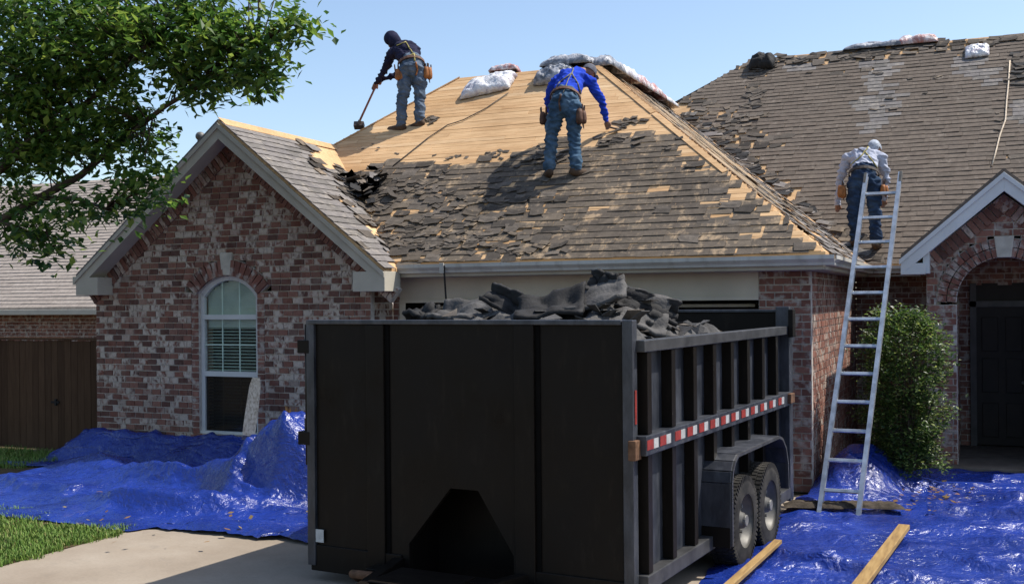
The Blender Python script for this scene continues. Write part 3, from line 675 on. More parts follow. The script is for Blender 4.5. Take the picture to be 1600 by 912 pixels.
for k in range(120):                                          # torn strips down the valley
    t=rg.uniform(0,4.0); off=abs(rg.gauss(0,.14)); q=Vector((XC-t+off*.6,17.95+t,ZE+P*t)); q.z=ZE+P*(q.y-17.95)
    SHL.append((wildflap(q,nF,uF,sF,.24,rg),rg.choice(('torn','torn','shingle_grey','felt')),0))
# the shingles nearest the camera become objects
def dist(v): 
    c=sum(v,Vector())/len(v); return (c-Vector(CP)).length+(0 if c.x<-2 and c.y<16 else 50)
SHL.sort(key=lambda q:dist(q[0])); rest={}
for i,(v,mt,_) in enumerate(SHL):
    if i<300:
        c=sum(v,Vector())/len(v); me=bpy.data.meshes.new('shingle'); me.from_pydata([q-c for q in v],[],BF if len(v)==8 else FF); me.materials.append(M[mt])
        o=bpy.data.objects.new('shingle',me); COL.objects.link(o); o.parent=deck; o.location=c-O
    else: rest.setdefault(mt,MB()).add(v,BF if len(v)==8 else FF)
for mt,mb in rest.items(): tag(fixnormals(mb.build('shingles',mt,deck)),kind='stuff')
# lath strips on the hip slope: thin long boards running down the slope edge
rg=random.Random(8)
for i in range(46):
    lo=rg.random()
    s0=rg.uniform(0.2,3.6); L=rg.uniform(.8,1.9); s1=min(s0+L,run/CS-.03); off=rg.uniform(.10,2.6)
    a=Vector((XC,YC,ZE))+sR*s0+uR*(s0*CS+off)+nR*.028; b=Vector((XC,YC,ZE))+sR*s1+uR*(s1*CS+off+rg.gauss(0,.05))+nR*.028
    MB().beam(a,b,rg.uniform(.03,.09),.014,nR).build('lath','lath',deck)
# bare boards along both sides of the hip
for off,wd in ((.05,.07),(-.05,.08)):
    for k in range(1 if off<0 else 2,3):
        s0=.05+k*1.72; s1=min(s0+1.70,run/CS-.02)
        n_,u_,s_,sg=(nR,uR,sR,1) if off>0 else (nF,uF,sF,1)
        a=Vector((XC,YC,ZE))+s_*s0+u_*((s0*CS+off) if off>0 else (-s0*CS+off))+n_*.020
        b=Vector((XC,YC,ZE))+s_*s1+u_*((s1*CS+off) if off>0 else (-s1*CS+off))+n_*.020
        MB().beam(a,b,wd,.012,n_).build('hip_board','plank',deck)
MB().beam(Vector((XRL-run,YC,ZE))+Vector((1,1,P))*1.9,Vector((XRL,YR,ZR))+Vector((0,0,.01)),.10,.02,(-SN,-SN,CS*1.4)).build('hip_board','plank',deck)
# gable ridge flashing strip
MB().prism([(XA+.0,YK,GAZ+.02),(XA+.13,YK,GAZ-.085),(XA+.13,15.2,GAZ-.085),(XA,15.3,GAZ+.02)],(0,0,.008)).build('ridge_board','plank',deck)
# ---------------------------------------------------------------- eaves, rakes, gutters
def rake(xa,half,zap,p,yk,wd,mat,ybk,soff=.30):
    for sgn in (-1,1):
        poly=[(xa,yk,zap-.052),(xa+sgn*half,yk,zap-p*half-.052),(xa+sgn*half,yk,zap-p*half-.052-wd),(xa,yk,zap-.052-wd*1.12)]
        fixnormals(MB().prism(poly,(0,.035,0)).build('rake_board',mat,house,bevel=.003))
        poly=[(xa,yk+.012,zap-.052),(xa+sgn*(half+.02),yk+.012,zap-p*(half+.02)-.052),(xa+sgn*(half+.02),yk+.012,zap-p*(half+.02)-.115),(xa,yk+.012,zap-.125)]
        fixnormals(MB().prism(poly,(0,-.035,0)).build('rake_trim',mat,house,bevel=.003))
        z0=zap-.052-wd
        poly=[(xa,yk+.037,z0),(xa+sgn*half,yk+.037,z0-p*half),(xa+sgn*half,yk+.037,z0-p*half+.03),(xa,yk+.037,z0+.03)]
        fixnormals(MB().prism(poly,(0,soff,0)).build('rake_soffit',mat,house))
rake(XA,GE,GAZ,P,YK,.20,'trim',YW)
rake(PXA,PG,PAZ,.86,YPK,.215,'trim_white',YP,.32)
for x0,x1 in ((XA-GE-.0,XA-GE+.42),(XA+GE-.46,XA+GE+.02)):
    MB().bb(x0,x1,YK-.004,YW+.12,2.44,2.70).build('cornice_return','trim',house,bevel=.004)
MB().bb(XA-GE-.10,XA-GE+.02,YK+.03,YW+4,2.60,2.72).build('gutter','trim',house,bevel=.006)
for x0,x1 in ((PXA-PG,PXA-PG+.30),(PXA+PG-.3,PXA+PG)):
    MB().bb(x0,x1,YPK+.003,YP+.1,2.60,2.745).build('cornice_return','trim_white',house,bevel=.004)
    MB().bb(x0+.27 if x0<0 else x0-.05,x1+.05 if x0<0 else x1-.27,YPK+.05,YP+.05,2.61,2.95).build('frieze_block','trim_white',house,bevel=.003)
GP=[(0,0),(-.075,0),(-.085,.03),(-.125,.07),(-.125,.115),(-.112,.115),(-.112,.075),(-.07,.02),(0,.02)]
mb=MB()
def gut(a,b,out):
    a=Vector(a);b=Vector(b);out=Vector(out)
    return fixnormals(MB().prism([a+out*(-q[0])+Vector((0,0,q[1])) for q in GP],b-a).build('gutter','gutter',house))
gut((XA+GE+.02,YC,ZE-.155),(XC+.11,YC,ZE-.155),(0,-1,0)); gut((XC,YC+.0,ZE-.156),(XC,17.92,ZE-.156),(1,0,0)); gut((XC,17.95,ZE-.15),(PXA-PG+.02,17.95,ZE-.15),(0,-1,0))
mb=MB(); mb.bb(XA+GE,XC-.02,YC+.003,YC+.03,ZE-.20,ZE-.03); mb.bb(XC-.03,XC-.003,YC+.03,17.9,ZE-.20,ZE-.03); mb.build('fascia','trim',house)
mb=MB(); mb.bb(XA+GE-.3,XC-.02,YC+.03,YG+.11,ZE-.205,ZE-.175); mb.bb(-1.9,XC-.03,YG+.11,17.9,ZE-.207,ZE-.177); mb.bb(XC-.2,PXA-PG+.1,17.95,18.5,ZE-.20,ZE-.17); mb.build('soffit_board','soffit',house)
MB().bb(-7.36,-2.44,YG-.006,YG+.01,2.55,2.625).build('frieze_board','cream',house)
# downspout at the far left corner, drip strip under the garage gutter
MB().tube([(XA-GE-.03,YK+.3,2.60),(XA-GE-.03,YK+.3,2.50),(XA-GE+.06,YK+.34,2.38),(WL-.035,YW+.18,2.30),(WL-.035,YW+.18,.15)],.035,8).build('downspout','trim',house,smooth=True)
q=onY(694,412,YC-.13); MB().beam((q[0],q[1]-.01,q[2]-.02),(q[0]+.01,q[1]+.03,q[2]-.48),.025,.006,(0,1,0)).build('loose_flashing','felt',house)
for px,py in ((690,407),(592,425)): 
    q=onY(px,py,YC-.14); MB().bb(q[0]-.03 if px>600 else q[0]-.12,q[0]+.03 if px>600 else q[0]+.10,q[1]-.012,q[1]+.01,ZE-.165,ZE-.03).build('gutter_strap','gutter',house,bevel=.003)
# vent on the back of the gable
v=MB(); q=onY(313,214,13.6); v.cyl((q[0],13.6,q[2]-.25),(q[0],13.6,q[2]+.02),.045,12); v.ball((q[0],13.6,q[2]+.01),(.075,.075,.07)); v.build('roof_vent','dusty_metal',house,smooth=True)
# ================================================================ neighbour house
nb=empty('neighbour_house',(-24,20,0),'far left house with pale grey shingle roof seen behind the fence','house')
NY=20.0;NZ=2.22;NP=.7;NRN=5.4
mb=MB(); e=.16; k=0; NC=1/math.sqrt(1+NP*NP)
while k*e*NC<NRN:
    a=k*e*NC;b=(k+1.25)*e*NC; x1=-16.2-max(0,0)-a*.9; rg=random.Random(k)
    x=-36+(k%2)*.3
    while x<x1:
        w_=rg.uniform(.7,1.3); xe=min(x+w_,x1); dz=rg.uniform(0,.012)
        mb.add([(x,NY+a,NZ+NP*a+.02+dz),(xe-.004,NY+a,NZ+NP*a+.02+dz),(xe-.004,NY+b,NZ+NP*b+.004),(x,NY+b,NZ+NP*b+.004),(x,NY+a,NZ+NP*a),(xe-.004,NY+a,NZ+NP*a)],[(0,1,2,3),(4,5,1,0)]); x+=w_
    k+=1
roofn=slab('roof',[(-36,NY,NZ),(-16.2,NY,NZ),(-16.2-NRN*.9,NY+NRN,NZ+NP*NRN),(-36,NY+NRN,NZ+NP*NRN)],'shingle_far',.12,nb)
slab('roof_back',[(-36,NY+NRN,NZ+NP*NRN),(-16.2-NRN*.9,NY+NRN,NZ+NP*NRN),(-16.2,NY+NRN*2,NZ),(-36,NY+NRN*2,NZ)],'shingle_far',.12,nb)
slab('roof_side',[(-16.2,NY,NZ),(-16.2,NY+NRN*2,NZ),(-16.2-NRN*.9,NY+NRN,NZ+NP*NRN)],'shingle_far',.12,nb)
tag(mb.build('shingles','shingle_far',roofn),kind='stuff')
MB().bb(-36,-16.1,NY-.12,NY-.01,NZ-.16,NZ-.03).build('gutter','trim',nb,bevel=.01)
usewall('neighbour'); BR=[]
course_wall((0,NY+.45,0),(1,0,0),(0,-1,0),1.0,NZ-.1,lambda z:[(-24,-16.6)],'brick_red',seed=31)
wn=MORT.build('wall','mortar',nb); mb=MB()
for c,R,size,kind,_ in BR: mb.box(c,size,R)
tag(mb.build('bricks','brick_red',wn),kind='stuff')
MB().bb(-36,-16.6,NY+.56,NY+10,-.1,NZ-.1).build('wall_core','mortar',nb)
# ================================================================ fence
fe=empty('wooden_fence',(-13.4,12.85,0),'dark brown board fence between the brick gable and the lawn','fence')
x=-18.0; i=0; bm_=None
while x<-12.30:
    rg=random.Random(i); wdt=.135
    o=MB().bb(x+.003,min(x+wdt-.003,-12.27),12.85+rg.uniform(0,.008),12.872,.03,1.74+rg.uniform(-.01,.01)).build('board','fence_wood',fe); x+=wdt;i+=1
MB().bb(-18,-12.28,12.82,12.90,1.752,1.79).build('cap_rail','fence_wood',fe,bevel=.004)
MB().bb(-18,-12.28,12.874,12.92,1.45,1.54).build('rail','fence_wood',fe); MB().bb(-18,-12.28,12.874,12.92,.3,.39).build('rail','fence_wood',fe)
l=MB(); q=onY(88,628,12.84); l.bb(q[0]-.10,q[0]+.06,12.825,12.847,q[2]-.015,q[2]+.015); l.bb(q[0]-.015,q[0]+.015,12.815,12.848,q[2]-.05,q[2]+.05); l.build('latch','felt',fe)
# ================================================================ dump trailer
KT=1.12; DT=math.radians(5); TD=Vector((math.sin(DT),math.cos(DT),0)); TW=Vector((math.cos(DT),-math.sin(DT),0))
TA=Vector((-2.03*KT,6.611*KT,0)); TR=Matrix((TW,TD,Vector((0,0,1)))).transposed()
def T(x,y,z): return TA+TW*x+TD*y+Vector((0,0,z))
TWD=2.845; TLN=4.18; ZTOP=2.157; ZRAIL=2.013; ZB=.25
tr=empty('dump_trailer',TA+TW*(-TWD/2)+TD*2,'black high sided dump trailer heaped with torn roofing','trailer')
def tb(mb,x0,x1,y0,y1,z0,z1,mi=0): return mb.box(T((x0+x1)/2,(y0+y1)/2,(z0+z1)/2),(x1-x0,y1-y0,z1-z0),TR,mi)
def tbox(name,mat,*a,bevel=.006,parent=tr): return tb(MB(),*a).build(name,mat,parent,bevel=bevel)
# front panel with the tongue notch
pol=[(-TWD,.12),(-TWD,ZTOP-.03),(-.06,ZTOP-.03),(-.06,.12),(-.95,.12),(-.95,.39),(-1.255,.855),(-1.50,.855),(-1.885,.39),(-1.885,.12)]
fp=fixnormals(MB().prism([T(x,0,z) for x,z in pol],TD*.05).build('front_panel','black_paint',tr,bevel=.004))
tbox('top_lip','trailer_side',-TWD-.01,-.055,-.035,.075,ZTOP-.035,ZTOP+.0,parent=fp)
for a,b in ((-2.27,-2.10),(-.92,-.755)):
    tbox('rib','black_paint',a,b,-.028,.0,.13,ZTOP-.037,parent=fp)
for a in (-2.095,-.75): tbox('seam','groove',a,a+.04,-.012,.0,.13,ZTOP-.04,parent=fp)
tbox('base_plate','black_paint',-TWD-.004,-1.95,-.018,.052,.085,.30,parent=fp); tbox('base_plate','black_paint',-.9,-.05,-.018,.052,.085,.30,parent=fp)
tbox('sticker','sticker',-TWD+.05,-TWD+.13,-.024,-.018,.325,.43,bevel=0,parent=fp)
for k in range(1): pass
# recess behind the notch, tongue and coupler
mb=MB(); tb(mb,-1.95,-.88,.5,.54,.05,1.0); tb(mb,-1.98,-1.93,.05,.5,.05,1.0); tb(mb,-.9,-.85,.05,.5,.05,1.0); tb(mb,-1.95,-.88,.05,.5,.98,1.02); mb.build('pump_recess','black_paint',tr)
for sx in (-1,1):
    mb=MB(); mb.beam(T(-1.42+sx*.62,.2,.20),T(-1.42+sx*.10,-1.7,.20),.09,.15); mb.build('tongue_beam','black_paint',tr,bevel=.006)
tbox('tongue_cross','black_paint',-2.15,-.6,-.22,-.06,.10,.22); tbox('tongue_plate','black_paint',-1.75,-1.1,-.75,-.3,.275,.29)
mb=MB(); mb.beam(T(-1.42,-1.6,.2),T(-1.42,-2.05,.2),.13,.12); mb.build('coupler','dusty_metal',tr,bevel=.01)
mb=MB(); mb.tube([T(-2.3,-.10,.10),T(-2.25,-.25,.17),T(-2.0,-.3,.19),T(-1.85,-.22,.16)],.035,10); mb.build('safety_hook','rust',tr,smooth=True)
# corner post and sides
for sx in (0,1):
    X0=0 if sx else -TWD; sg=1 if sx else -1
    so_=tbox('side_panel','trailer_side',X0-.045 if sx else X0,X0 if sx else X0+.045,.03,TLN,ZB,ZRAIL-.02)
    def sb(name,mat,o0,o1,y0,y1,z0,z1,bevel=.004,par=so_):
        a,b=(X0+sg*o0,X0+sg*o1); return tbox(name,mat,min(a,b),max(a,b),y0,y1,z0,z1,bevel=bevel,parent=par)
    sb('top_rail','rail_metal',.0,.095,.04,TLN,ZRAIL-.085,ZRAIL,.006)
    sb('bottom_rail','rail_metal',.0,.10,.06,TLN,ZB-.02,ZB+.09,.006)
    sb('middle_rail','trailer_side',.0,.105,.03,TLN,1.195,1.335,.006)
    ys=[.115+k*.505 for k in range(8)]
    for y in ys:
        sb('post','black_paint',.0,.085,y,y+.085,1.338,ZRAIL-.088,.004); sb('post','black_paint',.0,.085,y,y+.085,ZB+.093,1.192,.004)
    if sx:
        y=.06;k=0
        for y in (.04,.30,.62,.90,1.18,1.47,1.76,2.05,2.36,2.66,2.98,3.30,3.64):
            sb('reflective_tape','tape_red',.106,.109,y,y+.125,1.235,1.305,0); sb('reflective_tape','tape_white',.106,.109,y+.130,y+.225,1.235,1.305,0)
    sb('corner_post','trailer_side',-.05,.03,-.03,.06,.13,ZTOP,.006); 
tbox('marker_reflector','tape_red',.031,.036,.0,.03,1.42,1.66,bevel=0); tbox('hinge','rust',.0,.06,-.06,.05,1.17,1.31)
mb=MB(); mb.cyl(T(-TWD-.055,.02,.95),T(-TWD-.055,.02,2.12),.022,10); mb.build('latch_rod','black_paint',tr,smooth=True)
for z in (1.18,1.94,): tbox('latch_bracket','black_paint',-TWD-.12,-TWD+.0,-.035,.06,z-.06,z+.05)
# tailgate and rear posts
tbox('tailgate','black_paint',-TWD,0,TLN,TLN+.06,ZB,ZTOP); tbox('tailgate_lip','trailer_side',-TWD,.02,TLN-.03,TLN+.09,ZTOP+.0,ZTOP+.03)
for x0,x1 in ((-.04,.10),(-TWD-.1,-TWD+.04)): tbox('rear_post','trailer_side',x0,x1,TLN-.06,TLN+.08,.2,ZTOP+.06)
tbox('tailgate_latch','black_paint',.10,.15,TLN-.1,TLN+.02,1.9,ZTOP+.03); tbox('tailgate_latch','rust',.10,.14,TLN-.16,TLN+.0,1.22,1.32)
tbox('floor','black_paint',-TWD+.02,-.02,.56,TLN,.62,.70,bevel=0)
for x in (-2.3,-.55): tbox('chassis_beam','black_paint',x-.05,x+.05,.56,TLN,.36,.60)
# fenders: bent plate over the tandem wheels
def fender(sx):
    X0=0 if sx else -TWD; sg=1 if sx else -1; o=.248
    prof=[(1.56,.26),(1.565,.78),(1.59,.87),(1.65,.94),(1.74,.985),(3.08,.985),(3.20,.955),(3.33,.85),(3.40,.70),(3.42,.45)]
    mb=MB(); th=.02
    for (y0,z0),(y1,z1) in zip(prof,prof[1:]):
        d=Vector((y1-y0,z1-z0)); nrm=Vector((-d.y,d.x)).normalized()*th
        q=[T(X0+sg*-.02,y0,z0),T(X0+sg*o,y0,z0),T(X0+sg*o,y1,z1),T(X0+sg*-.02,y1,z1)]
        mb.prism(q,TD*nrm.x+Vector((0,0,nrm.y)))
    f=fixnormals(mb.build('fender','trailer_side',tr,bevel=.004))
    ed=MB()
    for (y0,z0),(y1,z1) in zip(prof,prof[1:]): ed.beam(T(X0+sg*o,y0,z0+.005),T(X0+sg*o,y1,z1+.005),.025,.03,TW)
    ed.build('edge_rail','rail_metal',f)
    mb=MB(); tb(mb,*(sorted((X0-sg*.02,X0+sg*.246))),1.535,1.558,.25,.42); mb.build('mud_plate','black_paint',f,bevel=.004)
fender(1); fender(0)
def wheel(x,y,sg):
    R=.385;W=.235; c=T(x,y,R)
    prof=[(-.5,.60),(-.5,.80),(-.47,.90),(-.40,.975),(-.30,1.0),(.30,1.0),(.40,.975),(.47,.90),(.5,.80),(.5,.60)]
    mb=MB(); seg=48; vs=[]
    for k in range(seg):
        a=2*math.pi*k/seg
        for (o,r) in prof: vs.append(c+TW*(o*W)+TD*(math.cos(a)*r*R)+Vector((0,0,math.sin(a)*r*R)))
    n=len(prof); mb.add(vs,[(k*n+j,k*n+j+1,((k+1)%seg)*n+j+1,((k+1)%seg)*n+j) for k in range(seg) for j in range(n-1)])
    wh=fixnormals(mb.build('wheel','rubber',tr,smooth=True))
    mb=MB()
    for k in range(56):                    # tread blocks
        a=2*math.pi*(k+.5)/56; rr=Matrix.Rotation(-a,3,TW)
        for j in range(4):
            aa=a+(.035 if j%2 else 0); e=TD*math.cos(aa)+Vector((0,0,math.sin(aa))); tt=-TD*math.sin(aa)+Vector((0,0,math.cos(aa)))
            Rm=Matrix((TW,tt,e)).transposed(); mb.box(c+TW*((-.345+j*.23)*W)+e*(R*.998),(W*.185,.030,.016),Rm)
        for sd in (-1,1):
            e=TD*math.cos(a)+Vector((0,0,math.sin(a))); tt=-TD*math.sin(a)+Vector((0,0,math.cos(a))); mb.box(c+TW*(sd*.455*W)+e*(R*.945),(.012,.022,.05),Matrix((TW,tt,e)).transposed())
    mb.build('tread','rubber',wh)
    mb=MB(); vs=[]; pr=[(.5,.60),(.47,.615),(.38,.57),(.16,.52),(.10,.45),(.20,.25),(.22,.20),(.40,.17),(.42,.0)]
    for k in range(32):
        a=2*math.pi*k/32
        for (o,r) in pr: vs.append(c+TW*(sg*o*W)+TD*(math.cos(a)*r*R)+Vector((0,0,math.sin(a)*r*R)))
    n=len(pr); mb.add(vs,[(k*n+j,k*n+j+1,((k+1)%32)*n+j+1,((k+1)%32)*n+j) for k in range(32) for j in range(n-1)])
    fixnormals(mb.build('rim','rim',wh,smooth=True))
    mb=MB()
    for k in range(6):
        a=k*math.pi/3; e=TD*math.cos(a)+Vector((0,0,math.sin(a))); mb.cyl(c+e*(.33*R)+TW*(sg*.14*W),c+e*(.33*R)+TW*(sg*.26*W),.016,6)
    mb.build('lug_nuts','dusty_metal',wh)
    mb=MB(); mb.cyl(c+TW*(sg*.3*W),c+TW*(sg*.52*W),.052,16); mb.build('hub_cap','dusty_metal',wh,bevel=.008)
for sg,x in ((1,.215),(-1,-TWD-.215)):
    for y in (2.06,2.86): wheel(x-sg*.10,y,sg)
mb=MB(); mb.cyl(T(-TWD-.1,2.06,.385),T(.1,2.06,.385),.05,12); mb.cyl(T(-TWD-.1,2.86,.385),T(.1,2.86,.385),.05,12); mb.build('axle','felt',tr)
# ================================================================ load in the trailer
def curled(c,ux,uy,wd,ln,bend,seed,th=.035,mat='felt_grey',name='torn_roofing',rag=.06):
    ux=Vector(ux).normalized();uy=Vector(uy);uy=(uy-ux*uy.dot(ux)).normalized();nz=ux.cross(uy);n=16;m_=16;Pn=np.zeros((n,m_,3))
    for i in range(n):
        for j in range(m_):
            a=i/(n-1)-.5;b=j/(m_-1)-.5
            rw=1+rag*3*float(perlin(b*5,seed*1.3,3)); rl=1+rag*3*float(perlin(a*5,seed*2.1,4))
            z=bend*(b*b*2+a*b)+.07*float(perlin(a*3,b*3+seed,8))+.03*float(perlin(a*9,b*9+seed,9))
            q=Vector(c)+ux*(a*wd*rw)+uy*(b*ln*rl)+nz*z; Pn[i,j]=q
    ob=MB().grid(Pn).build(name,mat,smooth=True); s=ob.modifiers.new('thick','SOLIDIFY'); s.thickness=th; return ob
n,m_=60,70; xs=np.linspace(-TWD+.05,-.05,n); ys=np.linspace(.06,TLN-.02,m_); Xg,Yg=np.meshgrid(xs,ys,indexing='ij')
hz=1.98+.12*fbm(Xg*1.6,Yg*1.6,5)+.10*ridged(Xg*2.6,Yg*2.6,6)-.10
hz=hz+.36*np.exp(-((Xg+.85)/.50)**2-((Yg-1.0)/.55)**2)+.10*np.exp(-((Xg+.4)/.35)**2-((Yg-1.6)/.8)**2)+.10*np.exp(-((Xg+1.6)/.6)**2-((Yg-.6)/.5)**2)-.30*np.clip((Yg-2.6)/1.2,0,1)-.34*np.clip((-Xg-1.7)/.9,0,1)
ed=np.minimum(np.minimum(Xg+TWD,-Xg)/.25,1); hz=hz-.14*(1-ed)
Pg=np.stack([TA.x+TW.x*Xg+TD.x*Yg,TA.y+TW.y*Xg+TD.y*Yg,hz],-1)
heap=tag(MB().grid(Pg).build('debris_heap','felt_grey'),'grey heap of torn shingles filling the trailer','debris',kind='stuff')
rg=random.Random(9); fl=MB()
for k in range(330):
    x=rg.uniform(-TWD+.1,-.1);y=rg.uniform(.32,TLN-.4); i=min(n-1,int((x+TWD-.05)/(TWD-.1)*(n-1)));j=min(m_-1,int((y-.06)/(TLN-.08)*(m_-1)))
    c=T(x,y,hz[i,j]+.01); a=rg.uniform(0,6.28); s_=Vector((math.cos(a),math.sin(a),rg.uniform(-.2,.35))).normalized(); u_=s_.cross(Vector((0,0,1))).normalized(); n_=u_.cross(s_)
    fl.add(tab_verts(c,u_,s_,n_,0,0,rg.uniform(.06,.20),rg.uniform(.05,.16),.01,0,-rg.uniform(0,.5),.006,rg.uniform(-.04,.06)),BF,rg.choice((0,1,1,1,1)))
tag(fixnormals(fl.build('debris_flakes',['torn','felt_grey','lath'])),'small torn shingle flakes strewn over the trailer load','debris',kind='stuff')
def tpos(px,py,ly): 
    q=onP(px,py,TD,T(0,ly,0)); return Vector(q)
grp='large torn sheets on the trailer load'
o=curled(tpos(796,474,.75),TW+Vector((0,0,-.42)),Vector((0,0,1))+TD*.5,.42,.22,.10,1,mat='felt',rag=.03); tag(o,'pointed black felt sheet curling up at left of the load','roofing sheet',grp)
o=curled(tpos(912,478,.80),TW+Vector((0,0,.28))+TD*.2,TD+Vector((0,0,.55)),.74,.42,.10,2,mat='felt_grey',rag=.04); tag(o,'tall grey crumpled shingle sheet peaking above the trailer load','roofing sheet',grp)
o=curled(tpos(942,447,1.0),TW+Vector((0,0,-.3)),Vector((0,0,1))+TD*.5,.24,.22,.08,7,mat='felt',rag=.04); tag(o,'small black curl at the very top of the trailer load','roofing sheet',grp)
o=curled(tpos(1010,478,1.15),TW*.9+TD*.6+Vector((0,0,-.35)),Vector((0,0,1))+TD*.6,.52,.22,.08,3,mat='felt',rag=.03); tag(o,'black felt strip sloping down behind the trailer side rail','roofing sheet',grp)
o=curled(tpos(1012,512,1.55),TD+TW*.02+Vector((0,0,-.10)),Vector((0,0,.35))-TW,1.1,.5,.12,4,mat='felt_grey',rag=.05); tag(o,'long grey shingle sheet lying along the right trailer rail','roofing sheet',grp)
o=curled(tpos(862,486,.6),TW+TD*.3+Vector((0,0,.1)),TD+Vector((0,0,.5)),.55,.42,.12,11,mat='felt',rag=.03); tag(o,'black folded slab in front of the tall grey sheet','roofing sheet',grp)
o=curled(tpos(985,492,1.0),TW*.8+TD*.5+Vector((0,0,-.3)),TD+Vector((0,0,.6)),.6,.45,.12,12,mat='felt_grey',rag=.04); tag(o,'grey sagging slab at the right front corner of the load','roofing sheet',grp)
o=curled(tpos(730,492,.8),TW+Vector((0,0,.05)),TD+Vector((0,0,.4)),.6,.4,.10,13,mat='felt_grey',rag=.04); tag(o,'flat grey slab under the pointed black sheet','roofing sheet',grp)
o=curled(tpos(660,494,.7),TW,TD+Vector((0,0,.35)),.26,.22,.08,5,mat='felt',rag=.03); tag(o,'low black scrap near the left end of the load','roofing sheet',grp)
# ================================================================ ladder
lb=[Vector(onZ(1281,803,.02)),Vector(onZ(1340,809,.02))]
YT=13.95; lt=[Vector(onY(1353,268,YT)),Vector(onY(1408,277,YT))]
mid_b=(lb[0]+lb[1])/2; mid_t=(lt[0]+lt[1])/2; ax=(lb[1]-lb[0]); ax.z=0; ax=Vector((1,0.0,0)).normalized(); W2=.205
lad=empty('ladder',mid_b,'aluminium ladder leaning up to the worker beside the bush','ladder')
ld=(mid_t-mid_b).normalized(); lnrm=ax.cross(ld).normalized()
for sg in (-1,1):
    a=mid_b+ax*(sg*W2); b=mid_t+ax*(sg*W2)
    mb=MB(); mb.beam(a,b,.028,.078,lnrm)
    r_=mb.build('rail','aluminium',lad,bevel=.003)
    mb=MB()
    for s in (.022,-.022): mb.beam(a+lnrm*(s*1.6)+ax*(sg*-.008),b+lnrm*(s*1.6)+ax*(sg*-.008),.046,.008,lnrm)
    mb.build('flange','aluminium',r_)
    mb=MB(); mb.box(a-ld*.01,(.07,.10,.045)); mb.build('foot','rubber',r_,bevel=.006)
    mb=MB(); mb.beam(b-ld*.14,b+ld*.01,.034,.084,lnrm); mb.build('end_cap','rim',r_,bevel=.004)
LL=(mid_t-mid_b).length; k=0
while .28+k*.345<LL-.1:
    c=mid_b+ld*(.28+k*.345); MB().beam(c-ax*(W2-.012),c+ax*(W2-.012),.036,.032,lnrm).build('rung','aluminium',lad,bevel=.005)
    for sg in (-1,1): MB().beam(c+ax*(sg*(W2-.013))-ld*.035,c+ax*(sg*(W2-.013))+ld*.035,.012,.05,lnrm).build('rung_plate','rim',lad,bevel=.003)
    k+=1
# ================================================================ tarps
def crease(x,y,seed): return np.clip(1-np.abs(perlin(x,y,seed))*2.6,0,1)**2.6
def tarp(name,corners,nx,ny,hf,label,seed,mat='tarp',group='blue tarps on the ground',edge=.05):
    """corners: 4 ground points (x,y) in order; hf(x,y)->height"""
    a,b,c,d=[np.array(q,float) for q in corners]; S,Tt=np.meshgrid(np.linspace(0,1,nx),np.linspace(0,1,ny),indexing='ij')
    S=S[...,None];Tt=Tt[...,None]; G=(a*(1-S)+b*S)*(1-Tt)+(d*(1-S)+c*S)*Tt
    X=G[...,0];Y=G[...,1]
    s_,t_=S[...,0],Tt[...,0]; ew=edge*np.minimum(1,4*np.minimum(np.minimum(s_,1-s_),np.minimum(t_,1-t_))*0+1)
    X=X+(.14*perlin(t_*7,s_*7,seed+1)+.05*perlin(t_*25,s_*25,seed+2)); Y=Y+(.14*perlin(t_*7+9,s_*7,seed+3)+.05*perlin(t_*25,s_*25+5,seed+4))
    e=np.clip(np.minimum(np.minimum(s_,1-s_),np.minimum(t_,1-t_))/.04,0,1)
    wx=X+.25*perlin(X*.9,Y*.9,seed+9); wy=Y+.25*perlin(X*.9+5,Y*.9,seed+10)
    z=.034*crease(wx*.55+wy*.35,wy*1.5-wx*.2,seed)+.030*crease(wx*1.5-wy*.5,wy*.8+wx*.4,seed+5)+.018*crease(wx*3.1,wy*3.4,seed+6)+.010*crease(wx*7,wy*7,seed+7)+.006*crease(wx*13,wy*12,seed+11)+.02*fbm(X*1.6,Y*1.6,seed+8,2)
    z=np.maximum(z*(.35+.65*e),.004)+.004
    H=hf(X,Y); cr=np.clip(np.abs(np.gradient(H,axis=0))*0+H*1.2,0,1)
    z=z+H+.045*np.clip(H*2,0,1)*(1.6*crease(wx*1.9,wy*1.9,seed+21)+.8*crease(wx*4,wy*4,seed+22)-.5)
    zs=z.copy()
    for _ in range(3): zs[1:-1,1:-1]=(zs[1:-1,1:-1]*2+zs[:-2,1:-1]+zs[2:,1:-1]+zs[1:-1,:-2]+zs[1:-1,2:])/6
    z=.8*zs+.2*z
    ob=MB().grid(np.stack([X,Y,z],-1)).build(name,mat,smooth=True)
    return tag(ob,label,'tarp',group)
def gau(X,Y,cx,cy,rx,ry,rot=0,p=1.0):
    c,s=math.cos(rot),math.sin(rot); u=(X-cx)*c+(Y-cy)*s;v=-(X-cx)*s+(Y-cy)*c
    return np.exp(-((u/rx)**2+(v/ry)**2)**p)
def fold(X,Y,pts,h,wn,wf):
    best=np.full(X.shape,9.0); side=np.zeros(X.shape); tt=np.zeros(X.shape); n=len(pts)-1
    for i,(a,b) in enumerate(zip(pts,pts[1:])):
        dx,dy=b[0]-a[0],b[1]-a[1]; L2=dx*dx+dy*dy; t=np.clip(((X-a[0])*dx+(Y-a[1])*dy)/L2,0,1); ex,ey=X-a[0]-t*dx,Y-a[1]-t*dy
        d=np.hypot(ex,ey); m_=d<best; best=np.where(m_,d,best); side=np.where(m_,np.sign(ex*dy-ey*dx),side); tt=np.where(m_,(i+t)/n,tt)
    w_=np.where(side>0,wn,wf); return h*np.exp(-(best/w_)**1.5)*np.sin(np.pi*np.clip(tt*.9+.05,0,1))**.5
